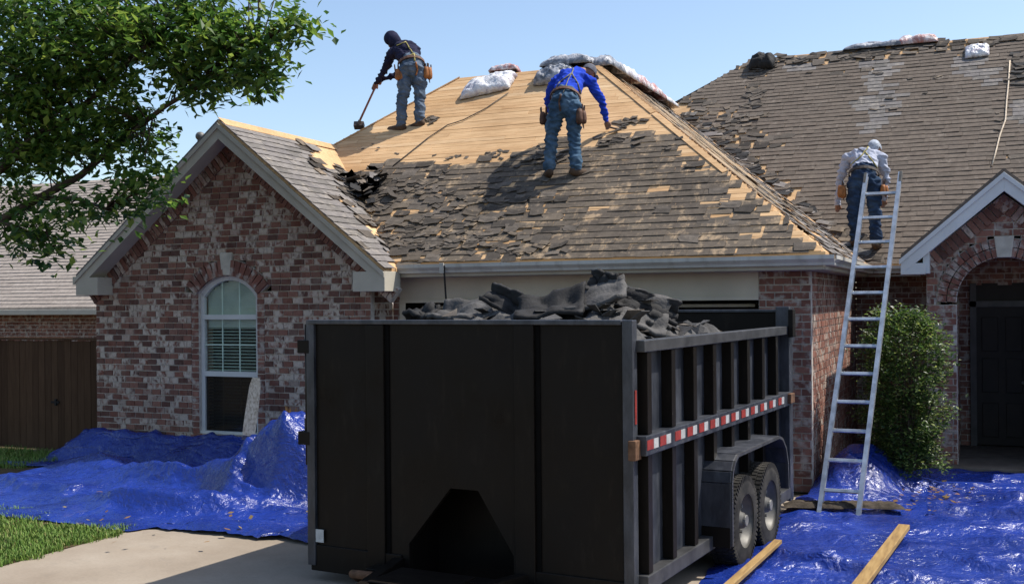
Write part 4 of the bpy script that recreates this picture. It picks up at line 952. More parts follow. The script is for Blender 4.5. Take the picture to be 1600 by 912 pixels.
def lefth(X,Y):
    h=np.maximum(.84*gau(X,Y,-7.32,10.72,.62,.52,0,3.2),np.clip(.80-.62*np.hypot((X+7.5),(Y-10.9)*1.5),0,1))*1.0+.16*gau(X,Y,-9.5,10.6,1.1,.30,-.1)+.12*gau(X,Y,-8.2,9.55,.9,.22,.3)+.22*gau(X,Y,-10.9,11.3,.8,.4,.2)
    h=h+fold(X,Y,[(-10.3,10.85),(-9.3,10.6),(-8.4,10.45),(-7.9,10.1)],.20,.10,.45)+fold(X,Y,[(-9.8,9.55),(-8.8,9.35),(-7.9,9.45),(-7.2,9.9)],.13,.08,.4)+fold(X,Y,[(-11.8,10.4),(-10.8,9.9),(-9.9,9.9)],.11,.08,.35)+fold(X,Y,[(-8.6,11.6),(-8.0,10.7),(-7.8,9.8)],.16,.12,.2)+fold(X,Y,[(-7.6,11.2),(-7.35,10.5),(-7.25,10.0)],.14,.1,.16)
    return h
tarp('blue_tarp',[(-12.6,8.9),(-7.9,8.55),(-6.1,11.3),(-11.4,12.1)],230,180,lefth,'crumpled blue tarp rising to a tall lump beside the trailer',40)
tarp('blue_tarp',[(-7.85,8.75),(-5.3,8.75),(-5.4,10.6),(-7.3,10.5)],90,80,lambda X,Y:.07*gau(X,Y,-6.6,9.0,1.0,.25)+.05*gau(X,Y,-6.3,9.9,.8,.5),'flat blue tarp spread on the concrete under the tall lump',55)
def backh(X,Y): return .40*np.clip((Y-12.0)/.5,0,1)*(1-.35*np.clip((X+9.6)/1.2,0,1))*np.clip((X+13.3)/.9,0,1)
tarp('blue_tarp',[(-13.2,11.5),(-7.6,11.5),(-7.55,12.56),(-12.35,12.56)],110,50,backh,'dark shaded blue tarp drawn up along the gable wall',70)
def righth(X,Y): return fold(X,Y,[(-1.9,9.9),(-1.2,9.5),(-.4,9.25)],.09,.05,.3)+fold(X,Y,[(-.5,12.4),(.5,12.0),(1.6,12.3)],.10,.07,.35)+fold(X,Y,[(.0,11.0),(.8,10.5),(1.6,10.4)],.07,.05,.3)+fold(X,Y,[(-.2,13.4),(.8,13.2),(2,13.3)],.09,.06,.3)+fold(X,Y,[(-.6,10.4),(.1,9.8),(.9,9.5)],.06,.05,.25)+.42*gau(X,Y,-1.35,13.55,.42,.75,0,1.3)+.16*gau(X,Y,-.95,14.0,.5,.35)+.05*gau(X,Y,.3,11.8,1.5,.3,.4)+.04*gau(X,Y,-.2,10.4,1.2,.2,-.3)+.08*gau(X,Y,-1.75,12.4,.3,.5)
tarp('blue_tarp',[(-2.15,7.9),(3.4,7.9),(3.2,14.1),(-1.78,14.0)],190,210,righth,'large blue tarp spread around the foot of the ladder',90)
tarp('blue_tarp',[(-1.75,13.6),(3.3,13.75),(3.2,15.3),(-.6,15.25)],110,50,lambda X,Y:.03+.05*gau(X,Y,-.5,14.4,.6,.4),'shaded blue tarp lying in front of the porch',120)
# lump under the tall tarp is carried by a covered shrub and bales: nothing shows of them
def mud():
    n,m_=50,22; c0=np.array(onZ(1225,802)[:2]); c1=np.array(onZ(1412,805)[:2]); Pm=np.zeros((n,m_,3)); d=(c1-c0)/np.linalg.norm(c1-c0); q=np.array([-d[1],d[0]]); L=np.linalg.norm(c1-c0)
    for i in range(n):
        for j in range(m_):
            a=i/(n-1)*L; wv=.26*(1+.35*float(perlin(i*.22,1.5,77))); b=(j/(m_-1)-.5)*wv; p_=c0+d*a+q*(b+.05*float(perlin(i*.12,3,78)))
            ed=1-abs(2*j/(m_-1)-1)**3; ee=min(1,min(i,n-1-i)/4)
            Pm[i,j]=(p_[0],p_[1],.09+ (.05+.02*float(perlin(i*.5,j*.5,79)))*ed*ee)
    return MB().grid(Pm).build('mud_mat','mud',smooth=True)
simple('mud',(.06,.048,.036),.9,.15,0,.5,14,.8,50)
tag(mud(),'dark muddy strip of matting under the ladder feet','mat')
def board(px0,py0,px1,py1,wd,th,label,z=.16):
    a=Vector(onZ(px0,py0,z));b=Vector(onZ(px1,py1,z)); d=(a-b).normalized(); b=b-d*1.6
    rt=MB().beam(a,b,wd,th).build('timber_board','timber',bevel=.004); return tag(rt,label,'board','timber boards holding the tarp down')
board(1413,822,1335,925,.10,.045,'straight yellow timber board on the tarp right of the ladder')
board(1216,845,1138,915,.07,.035,'weathered thin timber batten beside the trailer tyres',.13)
# pale broken board and twig by the window
q0=Vector(onY(388,684,11.9));q1=Vector(onY(400,592,12.3)); 
pb=MB(); 
for k in range(6):
    t=k/5
pts=[q0.lerp(q1,t) for t in (0,.3,.6,.85,1)]; pb.tube(pts,[.115,.12,.115,.105,.07],4,0,[1.0]*5,True,(0,1,.2))
tag(pb.build('broken_board','pale_timber',bevel=.004),'pale broken board leaning in front of the gable window','board')
def twig():
    mb=MB(); b=Vector(onY(452,668,11.6)); rg=random.Random(2); 
    for k in range(6):
        a=rg.uniform(-.5,.5); t=b+Vector((a*.18,rg.uniform(-.05,.05),.20+rg.uniform(0,.12))); mid=(b+t)/2+Vector((a*.02,0,.02)); wv=Vector((.022,0.01,0))
        mb.add([b,mid-wv,t,mid+wv],[(0,1,2),(0,2,3)])
    return tag(mb.build('yellow_weed','leaf_dry'),'small yellow weed poking up behind the tall tarp lump','weed')
twig()
def dry(cx,cy,r,cntt,name,label,seed):
    mb=MB(); rg=random.Random(seed)
    for k in range(cntt):
        p=Vector(onZ(cx+rg.gauss(0,r),cy+rg.gauss(0,r*.28),.09)); s=rg.uniform(.02,.05);a=rg.uniform(0,6.28);u_=Vector((math.cos(a),math.sin(a),rg.uniform(-.4,.4)))*s;v_=Vector((-math.sin(a),math.cos(a),rg.uniform(-.4,.4)))*s*.6
        mb.add([p-u_,p+v_,p+u_,p-v_],[(0,1,2),(0,2,3)])
    tag(mb.build(name,'leaf_dry'),label,'leaves',kind='stuff')
dry(1450,772,45,60,'dry_leaves','dry fallen leaves on the tarp near the bush',4)
dry(250,775,110,46,'dry_leaves','dry leaf litter on the left tarp',5)
# ================================================================ tree and bush
def leafmesh(mb,c,s,rg,droop=.3):
    a=rg.uniform(0,6.28);el=rg.uniform(-.9,.5)-droop*.5
    d=Vector((math.cos(a)*math.cos(el),math.sin(a)*math.cos(el),math.sin(el)));u=d.cross(Vector((rg.uniform(-.6,.6),rg.uniform(-.6,.6),1))).normalized();n_=u.cross(d)
    c=Vector(c);b=c;t=c+d*s;ml=c+d*(s*.48)+u*(s*.26)+n_*(s*.07);mr=c+d*(s*.48)-u*(s*.26)+n_*(s*.07)
    mb.add([b,ml,t,mr],[(0,1,2),(0,2,3)])
YTr=9.3
def tp(px,py,Y=YTr): return Vector(onY(px,py,Y))
tree=empty('shade_tree',(-13.05,9.2,0),'leafy shade tree reaching over the left gable','tree')
fork=Vector((-12.75,9.25,2.1))
tm=MB(); tm.tube([(-13.15,9.2,-.15),(-13.0,9.2,.5),(-12.9,9.22,1.3),fork],[.26,.19,.17,.17],12)
limbs=[[fork,tp(-60,310),tp(10,255),tp(60,212),tp(110,185),tp(180,120),tp(240,60,9.0)],
       [fork,tp(-70,390,9.4),tp(0,345,9.4),tp(60,310,9.4),tp(125,275,9.4),tp(200,210,9.3),tp(260,165,9.2),tp(330,125,9.1),tp(420,65,9.0)],
       [fork,tp(-120,200,9.6),tp(-60,60,9.9),tp(0,-60,10.1),tp(80,-150,10.2)],
       [tp(60,212),tp(130,120,9.6),tp(220,40,9.9),tp(320,-20,10.1)],
       [tp(0,345,9.4),tp(50,365,9.2),tp(85,395,9.1)],[tp(60,310,9.4),tp(120,310,9.1),tp(175,330,9.0)],
       [fork,Vector((-13.6,9.0,3.2)),Vector((-14.3,8.7,4.4)),Vector((-14.8,8.5,5.4))],[fork,Vector((-13.0,9.9,3.3)),Vector((-13.2,10.4,4.8)),Vector((-13.0,10.6,6.0))]]
lr=[(.085,.018),(.07,.010),(.11,.03),(.04,.012),(.035,.01),(.035,.01),(.11,.03),(.11,.03)]
for L,(r0,r1) in zip(limbs,lr): tm.tube(L,[r0+(r1-r0)*k/(len(L)-1) for k in range(len(L))],9)
LP=[]
for L in limbs:
    for a,b in zip(L,L[1:]):
        for k in range(6): LP.append(a.lerp(b,k/6))
rg=random.Random(17)
EL=[(60,60,120,90,9.3,.75,110),(200,50,110,75,9.3,.7,105),(320,60,75,70,9.1,.5,56),(400,70,45,45,9.0,.35,24),(455,40,28,22,8.9,.2,12),(300,120,65,35,9.1,.4,26),(120,160,110,60,9.3,.6,75),(200,210,62,45,9.3,.45,24),(40,200,70,60,9.4,.6,36),
    (215,255,36,22,9.2,.3,9),(210,300,55,22,9.1,.3,15),(110,320,45,20,9.1,.3,9),(75,375,32,22,9.1,.25,10),(60,350,40,16,9.2,.3,9),(390,110,40,20,9.0,.25,8),(415,130,20,14,9.0,.2,5),(30,130,80,60,9.5,.7,50),(100,-60,200,90,9.7,1.0,60),(330,-40,120,60,9.6,.7,30),(-150,60,120,160,9.5,1.2,60),(-260,150,120,120,9.2,1.2,30),(180,330,30,14,9.0,.25,5),(25,250,60,40,9.5,.5,26),(20,305,45,22,9.3,.4,9),(80,250,60,28,9.5,.5,12),(140,225,60,36,9.4,.5,16),(10,370,35,18,9.2,.3,8)]
lv=MB()
for (px,py,rx,ry,Yd,ry_,cnt) in EL:
    for k in range(cnt):
        while True:
            a,b,c=rg.uniform(-1,1),rg.uniform(-1,1),rg.uniform(-1,1)
            if a*a+b*b+c*c<1: break
        c0=tp(px+a*rx,py+b*ry,Yd+c*ry_); near=min(LP,key=lambda q:(q-c0).length)
        L=(near-c0).length
        if L>.12 and L<1.6:
            md=near.lerp(c0,.55)+Vector((0,0,.08*L)); tm.tube([near,md,c0],[.011,.007,.003],4)
        nl=rg.randint(19,28)
        for j in range(nl): leafmesh(lv,c0+Vector((rg.gauss(0,.14),rg.gauss(0,.14),rg.gauss(0,.10))),rg.uniform(.08,.15),rg)
tm.build('trunk','bark',tree,smooth=True)
tag(lv.build('crown','leaf',tree),kind='stuff')
bush=empty('bush',(-.82,13.95,0),'tall clipped bush between the ladder and the porch','bush')
bm_=MB();bl=MB();rg=random.Random(23)
for k in range(14):
    a=rg.uniform(0,6.28); e=Vector((-.86+.42*math.cos(a)*rg.random(),13.95+.4*math.sin(a)*rg.random(),rg.uniform(1.0,2.0))); bm_.tube([(-.85+rg.uniform(-.08,.08),13.95+rg.uniform(-.08,.08),-.05),((-.85+e.x)/2,(13.95+e.y)/2,e.z*.5),e],[.022,.014,.005],6)
bm_.build('stems','bark',bush)
for k in range(860):
    zz=rg.uniform(.25,2.12); a=rg.uniform(0,6.28); R0=(.47 if zz<1.75 else .47-.2*(zz-1.75)/.35)*(.72+.28*min(1,zz/.8))*(1+.55*float(perlin(a*1.6,zz*2.6,61))+.25*float(perlin(a*4,zz*6,62)))
    rr=R0*math.sqrt(rg.uniform(.2,1))*(1.22 if k%17==0 else 1); c0=Vector((-.85+rr*math.cos(a)*1.0,13.95+rr*math.sin(a)*.85,zz))
    for j in range(rg.choice((8,14,20,26))): leafmesh(bl,c0+Vector((rg.gauss(0,.055),rg.gauss(0,.055),rg.gauss(0,.055))),rg.uniform(.035,.07),rg,-.6)
tag(bl.build('foliage','leaf_bush',bush),kind='stuff')
# ================================================================ wrapped bundles and scraps on the roof
def bundle(name,c,u,s,n,lu,ls,h,mat,label,seed,cat='bundle',group='plastic wrapped bundles on the roof',sag=.35):
    N,Mm=34,26; u=Vector(u);s=Vector(s);n=Vector(n);c=Vector(c); Pt=np.zeros((N,Mm,3)); mb=MB()
    for i in range(N):
        for j in range(Mm):
            a=2*(i/(N-1))-1;b=2*(j/(Mm-1))-1
            ea=max(0,1-abs(a)**5);eb=max(0,1-abs(b)**4)
            hh=h*(ea*eb)**.5*(1+.38*float(perlin(a*2+seed,b*2,51)))+.035*float(perlin(a*6+seed,b*6,52))*(ea*eb)
            rag=1+.10*float(perlin(a*4,b*4+seed,53))
            Pt[i,j]=c+u*(a*lu/2*rag)+s*(b*ls/2*rag)+n*max(.006,hh)
    ob=MB().grid(Pt).build(name,mat,smooth=True); sd=ob.modifiers.new('thick','SOLIDIFY'); sd.thickness=.012; sd.offset=-1
    return tag(ob,label,cat,group)
fF=lambda px,py:Vector(onP(px,py,(0,-P,1),(0,YC,ZE)))
fR=lambda px,py:Vector(onP(px,py,(0,-P,1),(0,17.95,ZE)))
nF=Vector((0,-SN,CS)); sF=Vector((0,CS,SN)); uF=Vector((1,0,0))
bundle('wrapped_bundle',fF(765,138)+nF*.02,uF+sF*.28,sF,nF,.80,.50,.15,'plastic','white plastic wrapped bundle near the ridge left of the blue worker',1)
bundle('wrapped_bundle',Vector((-7.35,YR+.12,ZR-.02)),uF,Vector((0,1,-.3)),Vector((0,0,1)),.50,.4,.14,'plastic_pink','pinkish end of the plastic bundle straddling the ridge',12)
bundle('wrapped_bundle',fF(868,124)+nF*.02,uF,sF,nF,.62,.42,.16,'plastic_grey','grey plastic bundle lying just left of the blue worker\'s shoulder',2)
bundle('wrapped_bundle',Vector((XR-.45,YR-.05,ZR-.02)),uF,Vector((0,1,0)),Vector((0,0,1)),.85,.5,.17,'plastic_grey','dark grey plastic bundle on the peak above the blue worker',3)
for k,(yy,mt,lab,hh) in enumerate([(17.25,'plastic_grey','grey wrapped bundle first behind the garage roof peak',.20),(18.0,'plastic','white wrapped bundle second from the garage roof peak',.22),(18.85,'plastic_pink','pink and white wrapped bundle third from the roof peak',.21),(19.75,'plastic_pink','pink printed bundle last in the row below the peak',.20),(20.7,'plastic','small white wrapped bundle at the low end of the ridge row',.14)]):
    bundle('wrapped_bundle',Vector((XR+.02,yy,ZR-.05)),Vector((0,1,0)),Vector((-1,0,0)),Vector((0,0,1)),.92,.5,hh,mt,lab,4+k)
bundle('wrapped_bundle',Vector((XH+2.55,YRR+.1,ZRR-.03)),uF,Vector((0,1,0)),Vector((0,0,1)),1.3,.5,.13,'plastic_grey','grey bundle lying left on the high right ridge',20)
bundle('wrapped_bundle',Vector((XH+3.35,YRR+.1,ZRR-.03)),uF,Vector((0,1,0)),Vector((0,0,1)),.8,.5,.19,'plastic_pink','pinkish bundle with white end on the high right ridge',21)
bundle('paper_scrap',fR(1527,84)+nF*.03,uF+sF*.1,sF,nF,.42,.42,.10,'plastic','crumpled white paper near the ridge at upper right',22,'paper','loose scraps on the right roof')
bundle('felt_scrap',Vector((2.0,YRR-.05,ZRR-.06)),uF,Vector((0,1,.2)),Vector((0,0,1)),1.5,.6,.18,'felt','black felt heap on the ridge beside the white paper',23,'felt','loose scraps on the right roof')
bundle('felt_scrap',fR(1192,104)+nF*.03,uF,sF,nF,.50,.42,.22,'felt','black torn felt lump at the left end of the high ridge',24,'felt','loose scraps on the right roof')
pts=[fR(x,y)+nF*.035 for x,y in [(1578,98),(1576,130),(1573,160),(1571,190),(1562,215),(1556,240),(1550,262)]]
tag(MB().tube(pts,.014,6).build('rope','pale_timber',smooth=True),'pale rope hanging down the right roof above the porch','rope')
pts=[fF(x,y)+nF*.03 for x,y in [(795,148),(760,172),(725,190),(700,198),(670,218),(640,242),(615,262)]]
tag(MB().tube(pts,.009,6).build('safety_line','belt',smooth=True),'thin dark safety line trailing across the bare decking','rope')
# ================================================================ people
def body(name,prims,parent,mats,seed,vox=.0125):
    """prims: (region, pts, radii, ell, up).  One continuous skin over all of them."""
    mb=MB()
    for reg,pts,rad,ell,up in prims:
        if len(pts)==1: mb.ball(pts[0],rad,14,10)
        else:
            mb.tube(pts,rad,14,0,ell,True,up)
            for k in (0,-1):
                e=ell[k] if ell else 1
                mb.ball(pts[k],rad[k]*min(1,e)*.98,12,8)
    tmp=mb.build('tmp_body','skin'); fixnormals(tmp)
    r=tmp.modifiers.new('r','REMESH'); r.mode='VOXEL'; r.voxel_size=vox
    sm=tmp.modifiers.new('s','SMOOTH'); sm.iterations=4; sm.factor=.5
    dg=bpy.context.evaluated_depsgraph_get(); me=bpy.data.meshes.new_from_object(tmp.evaluated_get(dg)); bpy.data.objects.remove(tmp)
    n=len(me.vertices); co=np.zeros(n*3); me.vertices.foreach_get('co',co); co=co.reshape(-1,3); nr=np.zeros(n*3); me.vertices.foreach_get('normal',nr); nr=nr.reshape(-1,3)
    best=np.full(n,1e9); lab=np.zeros(n,int); regs=list(mats)
    for reg,pts,rad,ell,up in prims:
        if len(pts)==1: d=np.linalg.norm(co-np.array(pts[0]),axis=1)-(rad if not hasattr(rad,'__len__') else max(rad))
        else:
            d=np.full(n,1e9)
            for a,b,ra,rb in zip(pts,pts[1:],rad,rad[1:]):
                a=np.array(a);b=np.array(b);ab=b-a;t=np.clip(((co-a)@ab)/(ab@ab),0,1); d=np.minimum(d,np.linalg.norm(co-a-t[:,None]*ab,axis=1)-(ra+(rb-ra)*t))
        m_=d<best; best[m_]=d[m_]; lab[m_]=regs.index(reg)
    fold=.030*perlin(co[:,0]*6+co[:,2]*5,co[:,2]*11+co[:,1]*3,seed)+.020*(np.clip(1-np.abs(perlin(co[:,0]*7-co[:,2]*5,co[:,2]*12+co[:,0]*6,seed+1))*3,0,1)-.35)+.008*perlin(co[:,0]*21,co[:,2]*30,seed+3)
    isc=np.array([r in ('shirt','pants') for r in regs])[lab]; co=co+nr*(fold*isc)[:,None]
    O=org(parent); co=co-np.array(O); me.vertices.foreach_set('co',co.ravel())
    me.materials.clear()
    for k in regs: me.materials.append(M[mats[k]])
    npol=len(me.polygons); lv_=np.zeros(npol,int)
    for p in me.polygons: lv_[p.index]=lab[p.vertices[0]]
    me.polygons.foreach_set('material_index',lv_); me.polygons.foreach_set('use_smooth',[True]*npol); me.update()
    ob=bpy.data.objects.new(name,me); COL.objects.link(ob); ob.parent=parent; ORG[ob.name]=O
    from mathutils.bvhtree import BVHTree
    bv=BVHTree.FromPolygons([Vector(v)+O for v in co.tolist()],[tuple(p.vertices) for p in me.polygons])
    return ob,bv
def strap(bv,pts,wd,mat,parent,name='strap',off=.008):
    """a webbing strap laid on the body along photo points"""
    out=[]
    for (a,b) in zip(pts,pts[1:]):
        for k in range(7):
            x=a[0]+(b[0]-a[0])*k/6;y=a[1]+(b[1]-a[1])*k/6; d=Vector(ray(x,y)).normalized(); h,nn,_,_=bv.ray_cast(Vector(CP),d)
            if h is not None: out.append(h+nn*off)
    if len(out)>1:
        n=len(out); mb=MB(); mb.tube(out,[wd/2]*n,6,0,[1]*n); return mb.build(name,mat,parent,smooth=True)
def hand(prims,wrist,dirv,side,r=1.0,curl=.7,open_=False):
    w_=Vector(wrist);d=Vector(dirv).normalized();s=Vector(side);s=(s-d*s.dot(d)).normalized();n_=d.cross(s)
    prims.append(('skin',[w_,w_+d*.045,w_+d*.085],[.027,.036,.034],[1.15,1.25,1.25],s))
    for k,(o,L) in enumerate(((-.030,.062),(-.010,.074),(.010,.070),(.029,.055))):
        b=w_+d*.085+s*o; m1=b+d*(L*.5)+n_*(L*.25*curl); t=m1+d*(L*.25)+n_*(L*.5*curl)
        prims.append(('skin',[b,m1,t],[.0115,.0105,.009],None,None))
    b=w_+d*.035+s*.034; m1=b+d*.03+s*.022+n_*.01; prims.append(('skin',[b,m1,m1+d*.03+n_*.018],[.013,.012,.010],None,None))
def pouch(c,sz,parent,mat,seed,tilt=0,ax=Vector((1,0,0)),dp=Vector((0,1,0))):
    c=Vector(c); mb=MB(); rg=random.Random(seed)
    for k in range(2):
        o=c+ax*(sz*(-.22+.44*k)+rg.uniform(-.01,.01))+Vector((0,0,-k*.05*sz)); ss=sz*rg.uniform(.8,1.0)
        mb.tube([o+Vector((0,0,.55*ss)),o+Vector((0,0,.25*ss)),o-Vector((0,0,.25*ss)),o-Vector((0,0,.6*ss)),o-Vector((0,0,.72*ss))],[.28*ss,.36*ss,.42*ss,.38*ss,.2*ss],10,0,[.8]*5,True,tuple(dp))
    ob=mb.build('tool_pouch',mat,parent,smooth=True)
    for k in range(4):
        o=c+ax*rg.uniform(-.4,.4)*sz+dp*rg.uniform(-.2,.2)*sz; m2=MB(); m2.tube([o+Vector((0,0,.2*sz)),o+Vector((rg.uniform(-.02,.02),0,.3*sz+rg.uniform(.06,.12)))],[.013,.010],6); m2.build('tool','steel' if k%2 else 'leather_dark',ob)
    m2=MB(); m2.tube([c-Vector((0,0,.3*sz)),c-Vector((-.02,0,.75*sz)),c-Vector((-.03,.0,1.1*sz))],[.014,.012,.006],6)
    m2.build('loop_strap','leather_dark',ob)
    return ob
A=lambda px,py,Y:Vector(onY(px,py,Y))
def worker(base,label,J,mats,cfg,seed):
    root=empty('person',base,label,'person','roofers at work on the house')
    X=Vector((1,0,0)); pr=[]
    side=(J['shR']-J['shL']).normalized(); tors=(J['chest']-J['pel']).normalized()
    sz=cfg.get('s',1.0)
    pr.append(('shirt',[J['waist'],J['waist'].lerp(J['chest'],.5),J['chest'],J['chest'].lerp(J['neck'],.6)],[.135*sz,.145*sz,.15*sz,.10*sz],[1.18,1.22,1.28,1.2],side))
    hs=(J['hiR']-J['hiL']).normalized()
    pr.append(('pants',[J['waist'],J['pel'],(J['hiL']+J['hiR'])/2-Vector((0,0,.02))],[.138*sz,.15*sz,.125*sz],[1.18,1.22,1.25],hs))
    pr.append(('shirt',[J['shL'],J['chest'].lerp(J['neck'],.35),J['shR']],[.082*sz,.11*sz,.082*sz],None,None))
    for q in 'LR':
        pr.append(('pants',[J['hi'+q],J['hi'+q].lerp(J['kn'+q],.5),J['kn'+q],J['kn'+q].lerp(J['an'+q],.5),J['an'+q]+Vector((0,0,.02))],[.112*sz,.102*sz,.080*sz,.078*sz,.074*sz],None,None))
        an,to=J['an'+q],J['to'+q]; d=(to-an); d.z*=.6; dd=d.normalized()
        heel=an-dd*.05+Vector((0,0,-.055))
        pr.append(('boot',[an+Vector((0,0,.03)),an+Vector((0,0,-.05))],[.058*sz,.060*sz],None,None))
        pr.append(('boot',[heel,heel.lerp(to,.5),to-dd*.03,to],[.054*sz,.058*sz,.058*sz,.044*sz],[1.0,1.0,1.05,1.0],Vector((0,0,1)).cross(dd)))
        pr.append(('shirt',[J['sh'+q],J['sh'+q].lerp(J['el'+q],.5),J['el'+q],J['el'+q].lerp(J['ha'+q],.55),J['ha'+q]],[.074*sz,.066*sz,.054*sz,.047*sz,.038*sz],None,None))
        hand(pr,J['ha'+q],J['hd'+q],J.get('hs'+q,side),curl=.9)
    hd=J['head']; nk=J['neck']; fdir=J['face'].normalized()
    pr.append(('skin',[nk-(hd-nk).normalized()*.05,nk,hd],[.062,.058,.06],None,None))
    pr.append(('skin',[hd-Vector((0,0,.02))-fdir*.015,hd+fdir*.02+Vector((0,0,-.01))],[.092,.080],None,None))
    dn=(Vector((0,0,-1))-fdir*Vector((0,0,-1)).dot(fdir))
    if dn.length<.2: dn=fdir.cross(Vector((1,0,0)))
    dn.normalize(); rtv=fdir.cross(dn).normalized()
    pr.append(('skin',[hd+fdir*.05+dn*.06,hd+fdir*.075+dn*.10],[.055,.038],None,None))
    pr.append(('skin',[hd+fdir*.085+dn*.015,hd+fdir*.115+dn*.045],[.014,.018],None,None))
    for sg in (-1,1): pr.append(('skin',[hd+rtv*(sg*.085)+dn*.0,hd+rtv*(sg*.095)+dn*.04],[.016,.012],None,None))
    bd,bv=body('body',pr,root,mats,seed)
    ey=MB()
    for sg in (-1,1): ey.ball(hd+fdir*.092+rtv*(sg*.032)+dn*.018,.010,8,6)
    ey.ball(hd+fdir*.105+dn*.075,(.02,.02,.006),8,6); ey.build('eyes_and_mouth','sole',root)
    # head cover
    hc=cfg['hat']; mb=MB()
    if hc=='hood':
        R=fdir.to_track_quat('Z','Y').to_matrix()
        Pn=[]
        for i in range(15):
            t=math.pi*(.30+.70*i/14)
            for k in range(20):
                a=2*math.pi*k/20; q=Vector((.118*math.sin(t)*math.cos(a),.125*math.sin(t)*math.sin(a),.135*math.cos(t))); q*=1+.05*float(perlin(a*2,i*.4,seed+7)); Pn.append(hd+R@q)
        mb.add(Pn,[(i*20+k,(i+1)*20+k,(i+1)*20+(k+1)%20,i*20+(k+1)%20) for i in range(14) for k in range(20)])
        mb.tube([nk+Vector((0,0,-.03)),nk.lerp(hd,.5)-fdir*.03,hd-fdir*.05],[.115,.105,.10],14)
        mb.build('hood',mats['shirt'],root,smooth=True)
    else:
        upv=-dn
        R=Matrix((rtv,fdir,upv)).transposed()
        for i in range(9):
            t=math.pi*.56*i/8
            for k in range(20):
                a=2*math.pi*k/20; q=Vector((.106*math.sin(t)*math.cos(a),.115*math.sin(t)*math.sin(a),.122*math.cos(t))); q*=1+.04*float(perlin(a*2,i*.6,seed+8)); mb.v.append(tuple(hd+R@(q+Vector((0,0,.0)))))
        mb.f+=[(i*20+k,(i+1)*20+k,(i+1)*20+(k+1)%20,i*20+(k+1)%20) for i in range(8) for k in range(20)]; mb.m+=[0]*(160)
        if cfg.get('brim'): mb.prism([hd+R@Vector((x,y,.012)) for x,y in ((-.075,.10),(-.06,.17),(0,.19),(.06,.17),(.075,.10))],upv*.008)
        if cfg.get('cape'): mb.tube([hd-fdir*.06-dn*.02,hd-fdir*.10+dn*.07,nk-fdir*.06],[.095,.095,.085],12,0,[1.0]*3)
        mb.build('cap',cfg['hatmat'],root,smooth=True)
    # belt, pouches, harness
    c=J['waist'].lerp(J['pel'],.45); tt=(J['waist']-J['pel']).normalized(); fw=tt.cross(hs).normalized(); mb=MB()
    ring=[c+hs*(.198*sz*math.cos(2*math.pi*k/24))+fw*(.168*sz*math.sin(2*math.pi*k/24)) for k in range(25)]
    for k in range(24): mb.beam(ring[k],ring[k+1]+(ring[k+1]-ring[k])*.08,.014,.052,tt)
    mb.build('tool_belt',cfg['beltmat'],root)
    for i,(p,s_,mt) in enumerate(cfg['pouches']): pouch(p,s_,root,mt,seed+i,0,hs*.5+Vector((0,.5,0)),hs)
    for pts,wd,mt in cfg['straps']: strap(bv,pts,wd,mt,root,'harness_strap')
    return root
# worker with the shovel on the bare decking
J=dict(pel=A(644,108,15.62),waist=A(642,96,15.70),chest=A(633,79,15.86),neck=A(620,70,15.98),head=A(611,60,16.05),face=Vector((-.72,.45,-.45)),
 shL=A(613,84,15.80),shR=A(650,80,15.98),elL=A(601,110,15.84),haL=A(589,129,15.92),elR=A(624,116,16.12),haR=A(597,124,16.05),hdL=Vector((-.5,.1,-.6)),hdR=Vector((-.7,.0,-.35)),
 hiL=A(634,114,15.60),hiR=A(655,112,15.70),knL=A(629,156,15.56),knR=A(656,152,15.68),anL=A(627,195,15.57),anR=A(656,189,15.64),toL=A(608,204,15.66),toR=A(641,202,15.70))
worker((J['anL']+J['anR'])/2-Vector((0,0,.1)),'roofer in navy hoodie scraping the bare decking with a long shovel',J,dict(shirt='navy',pants='denim',skin='skin',boot='boot'),
 dict(s=1.10,hat='hood',beltmat='leather_dark',pouches=[(A(624,116,15.50),.165,'leather'),(A(669,113,15.72),.16,'leather')],
 straps=[([(620,72),(634,66),(640,76),(647,86)],.02,'strap'),([(647,86),(648,96)],.03,'strap'),([(648,84),(632,90),(624,98)],.016,'strap'),([(648,86),(658,92)],.016,'strap'),([(650,98),(652,108),(650,118)],.03,'leather')]),101)
h0=A(596,116,15.98);h1=Vector(fF(563,196))+nF*.06
sv=empty('roofing_shovel',h1,'red handled roofing shovel held low over the deck edge','shovel')
MB().tube([h0,h1],[.016,.018],8).build('handle','wood_handle',sv,smooth=True)
d=(h1-h0).normalized(); mb=MB(); mb.beam(h1-d*.04,h1+d*.05,.05,.05); mb.beam(h1+d*.02,h1+d*.06+Vector((-.02,.10,-.02)),.17,.10); mb.build('blade','steel',sv,bevel=.01)
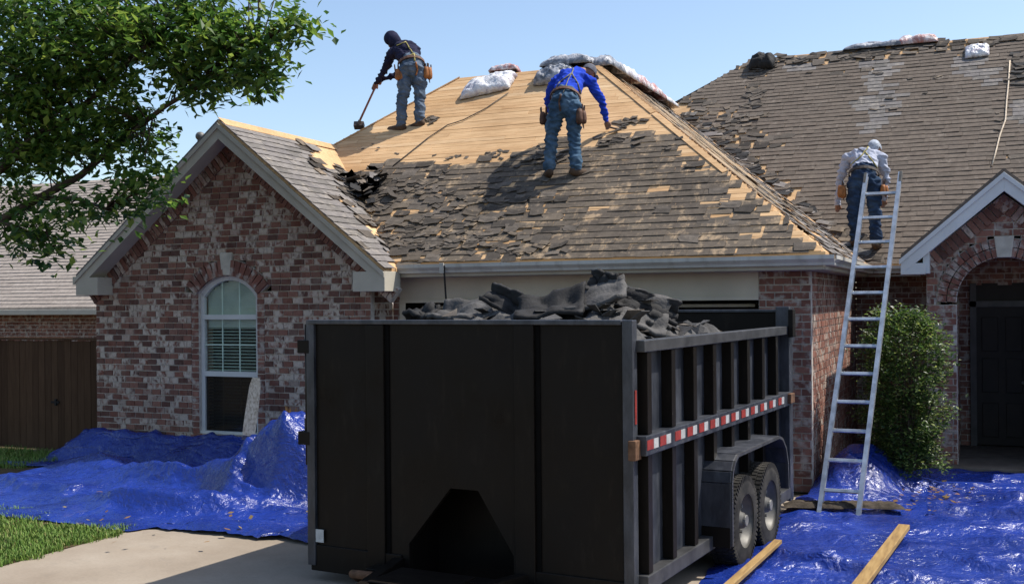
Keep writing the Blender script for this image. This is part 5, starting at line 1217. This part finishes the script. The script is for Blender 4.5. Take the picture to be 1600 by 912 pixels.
# worker in the blue shirt
J=dict(pel=A(883,160,14.24),waist=A(884,149,14.36),chest=A(893,124,14.72),neck=A(911,112,14.92),head=A(921,112,15.02),face=Vector((.30,.72,-.60)),
 shL=A(867,130,14.74),shR=A(922,128,14.78),elL=A(856,160,14.92),haL=A(866,188,15.02),elR=A(941,160,14.97),haR=A(947,188,15.10),hdL=Vector((.2,.1,-.8)),hdR=Vector((.18,.15,-.8)),
 hiL=A(870,168,14.22),hiR=A(896,168,14.25),knL=A(862,215,14.24),knR=A(898,215,14.26),anL=A(858,265,14.20),anR=A(900,263,14.20),toL=A(855,274,14.42),toR=A(916,272,14.34))
worker((J['anL']+J['anR'])/2-Vector((0,0,.1)),'roofer in bright blue shirt bending over at the shingle edge',J,dict(shirt='blue_shirt',pants='denim_blue',skin='skin',boot='boot'),
 dict(s=1.10,hat='cap',hatmat='cap_grey',cape=False,brim=True,beltmat='leather_dark',pouches=[(A(850,184,14.28),.15,'leather_dark'),(A(909,181,14.20),.165,'leather_dark')],
 straps=[([(862,152),(874,130),(893,115),(896,108)],.022,'strap_grey'),([(893,115),(902,130),(908,150)],.022,'strap_grey'),([(893,115),(886,130),(880,146)],.014,'strap_grey'),([(876,148),(874,160),(876,174)],.028,'leather_dark')]),202)
hm=empty('roofing_hammer',A(947,198,15.14),'small roofing hammer in the blue worker\'s right hand','hammer')
MB().tube([A(946,197,15.10),A(957,200,15.12),A(978,204,15.16)],.014,8).build('handle','steel',hm,smooth=True)
MB().beam(A(977,199,15.16),A(981,207,15.18),.035,.03).build('head','steel',hm,bevel=.005)
# worker in the pale shirt by the ladder
J=dict(pel=A(1350,279,18.12),waist=A(1350,267,18.20),chest=A(1350,246,18.45),neck=A(1361,236,18.62),head=A(1367,232,18.70),face=Vector((.12,.75,-.62)),
 shL=A(1324,248,18.46),shR=A(1377,248,18.5),elL=A(1313,280,18.5),haL=A(1309,318,18.56),elR=A(1385,280,18.56),haR=A(1381,310,18.66),hdL=Vector((-.02,.1,-.9)),hdR=Vector((-.1,.2,-.8)),
 hiL=A(1337,286,18.12),hiR=A(1364,286,18.14),knL=A(1333,332,18.16),knR=A(1367,332,18.16),anL=A(1337,374,18.24),anR=A(1369,378,18.15),toL=A(1333,380,18.46),toR=A(1374,384,18.38))
worker((J['anL']+J['anR'])/2-Vector((0,0,.1)),'roofer in pale grey shirt bending over at the ladder top',J,dict(shirt='pale_shirt',pants='denim_dark',skin='skin',boot='boot'),
 dict(s=1.17,hat='cap',hatmat='bandana',cape=True,brim=False,beltmat='belt',pouches=[(A(1316,298,18.06),.155,'leather'),(A(1382,296,18.1),.145,'leather')],
 straps=[([(1330,258),(1345,245),(1352,236),(1357,230)],.022,'strap'),([(1350,236),(1362,250),(1370,262)],.022,'strap'),([(1352,238),(1340,232)],.02,'cap_grey')]),303)
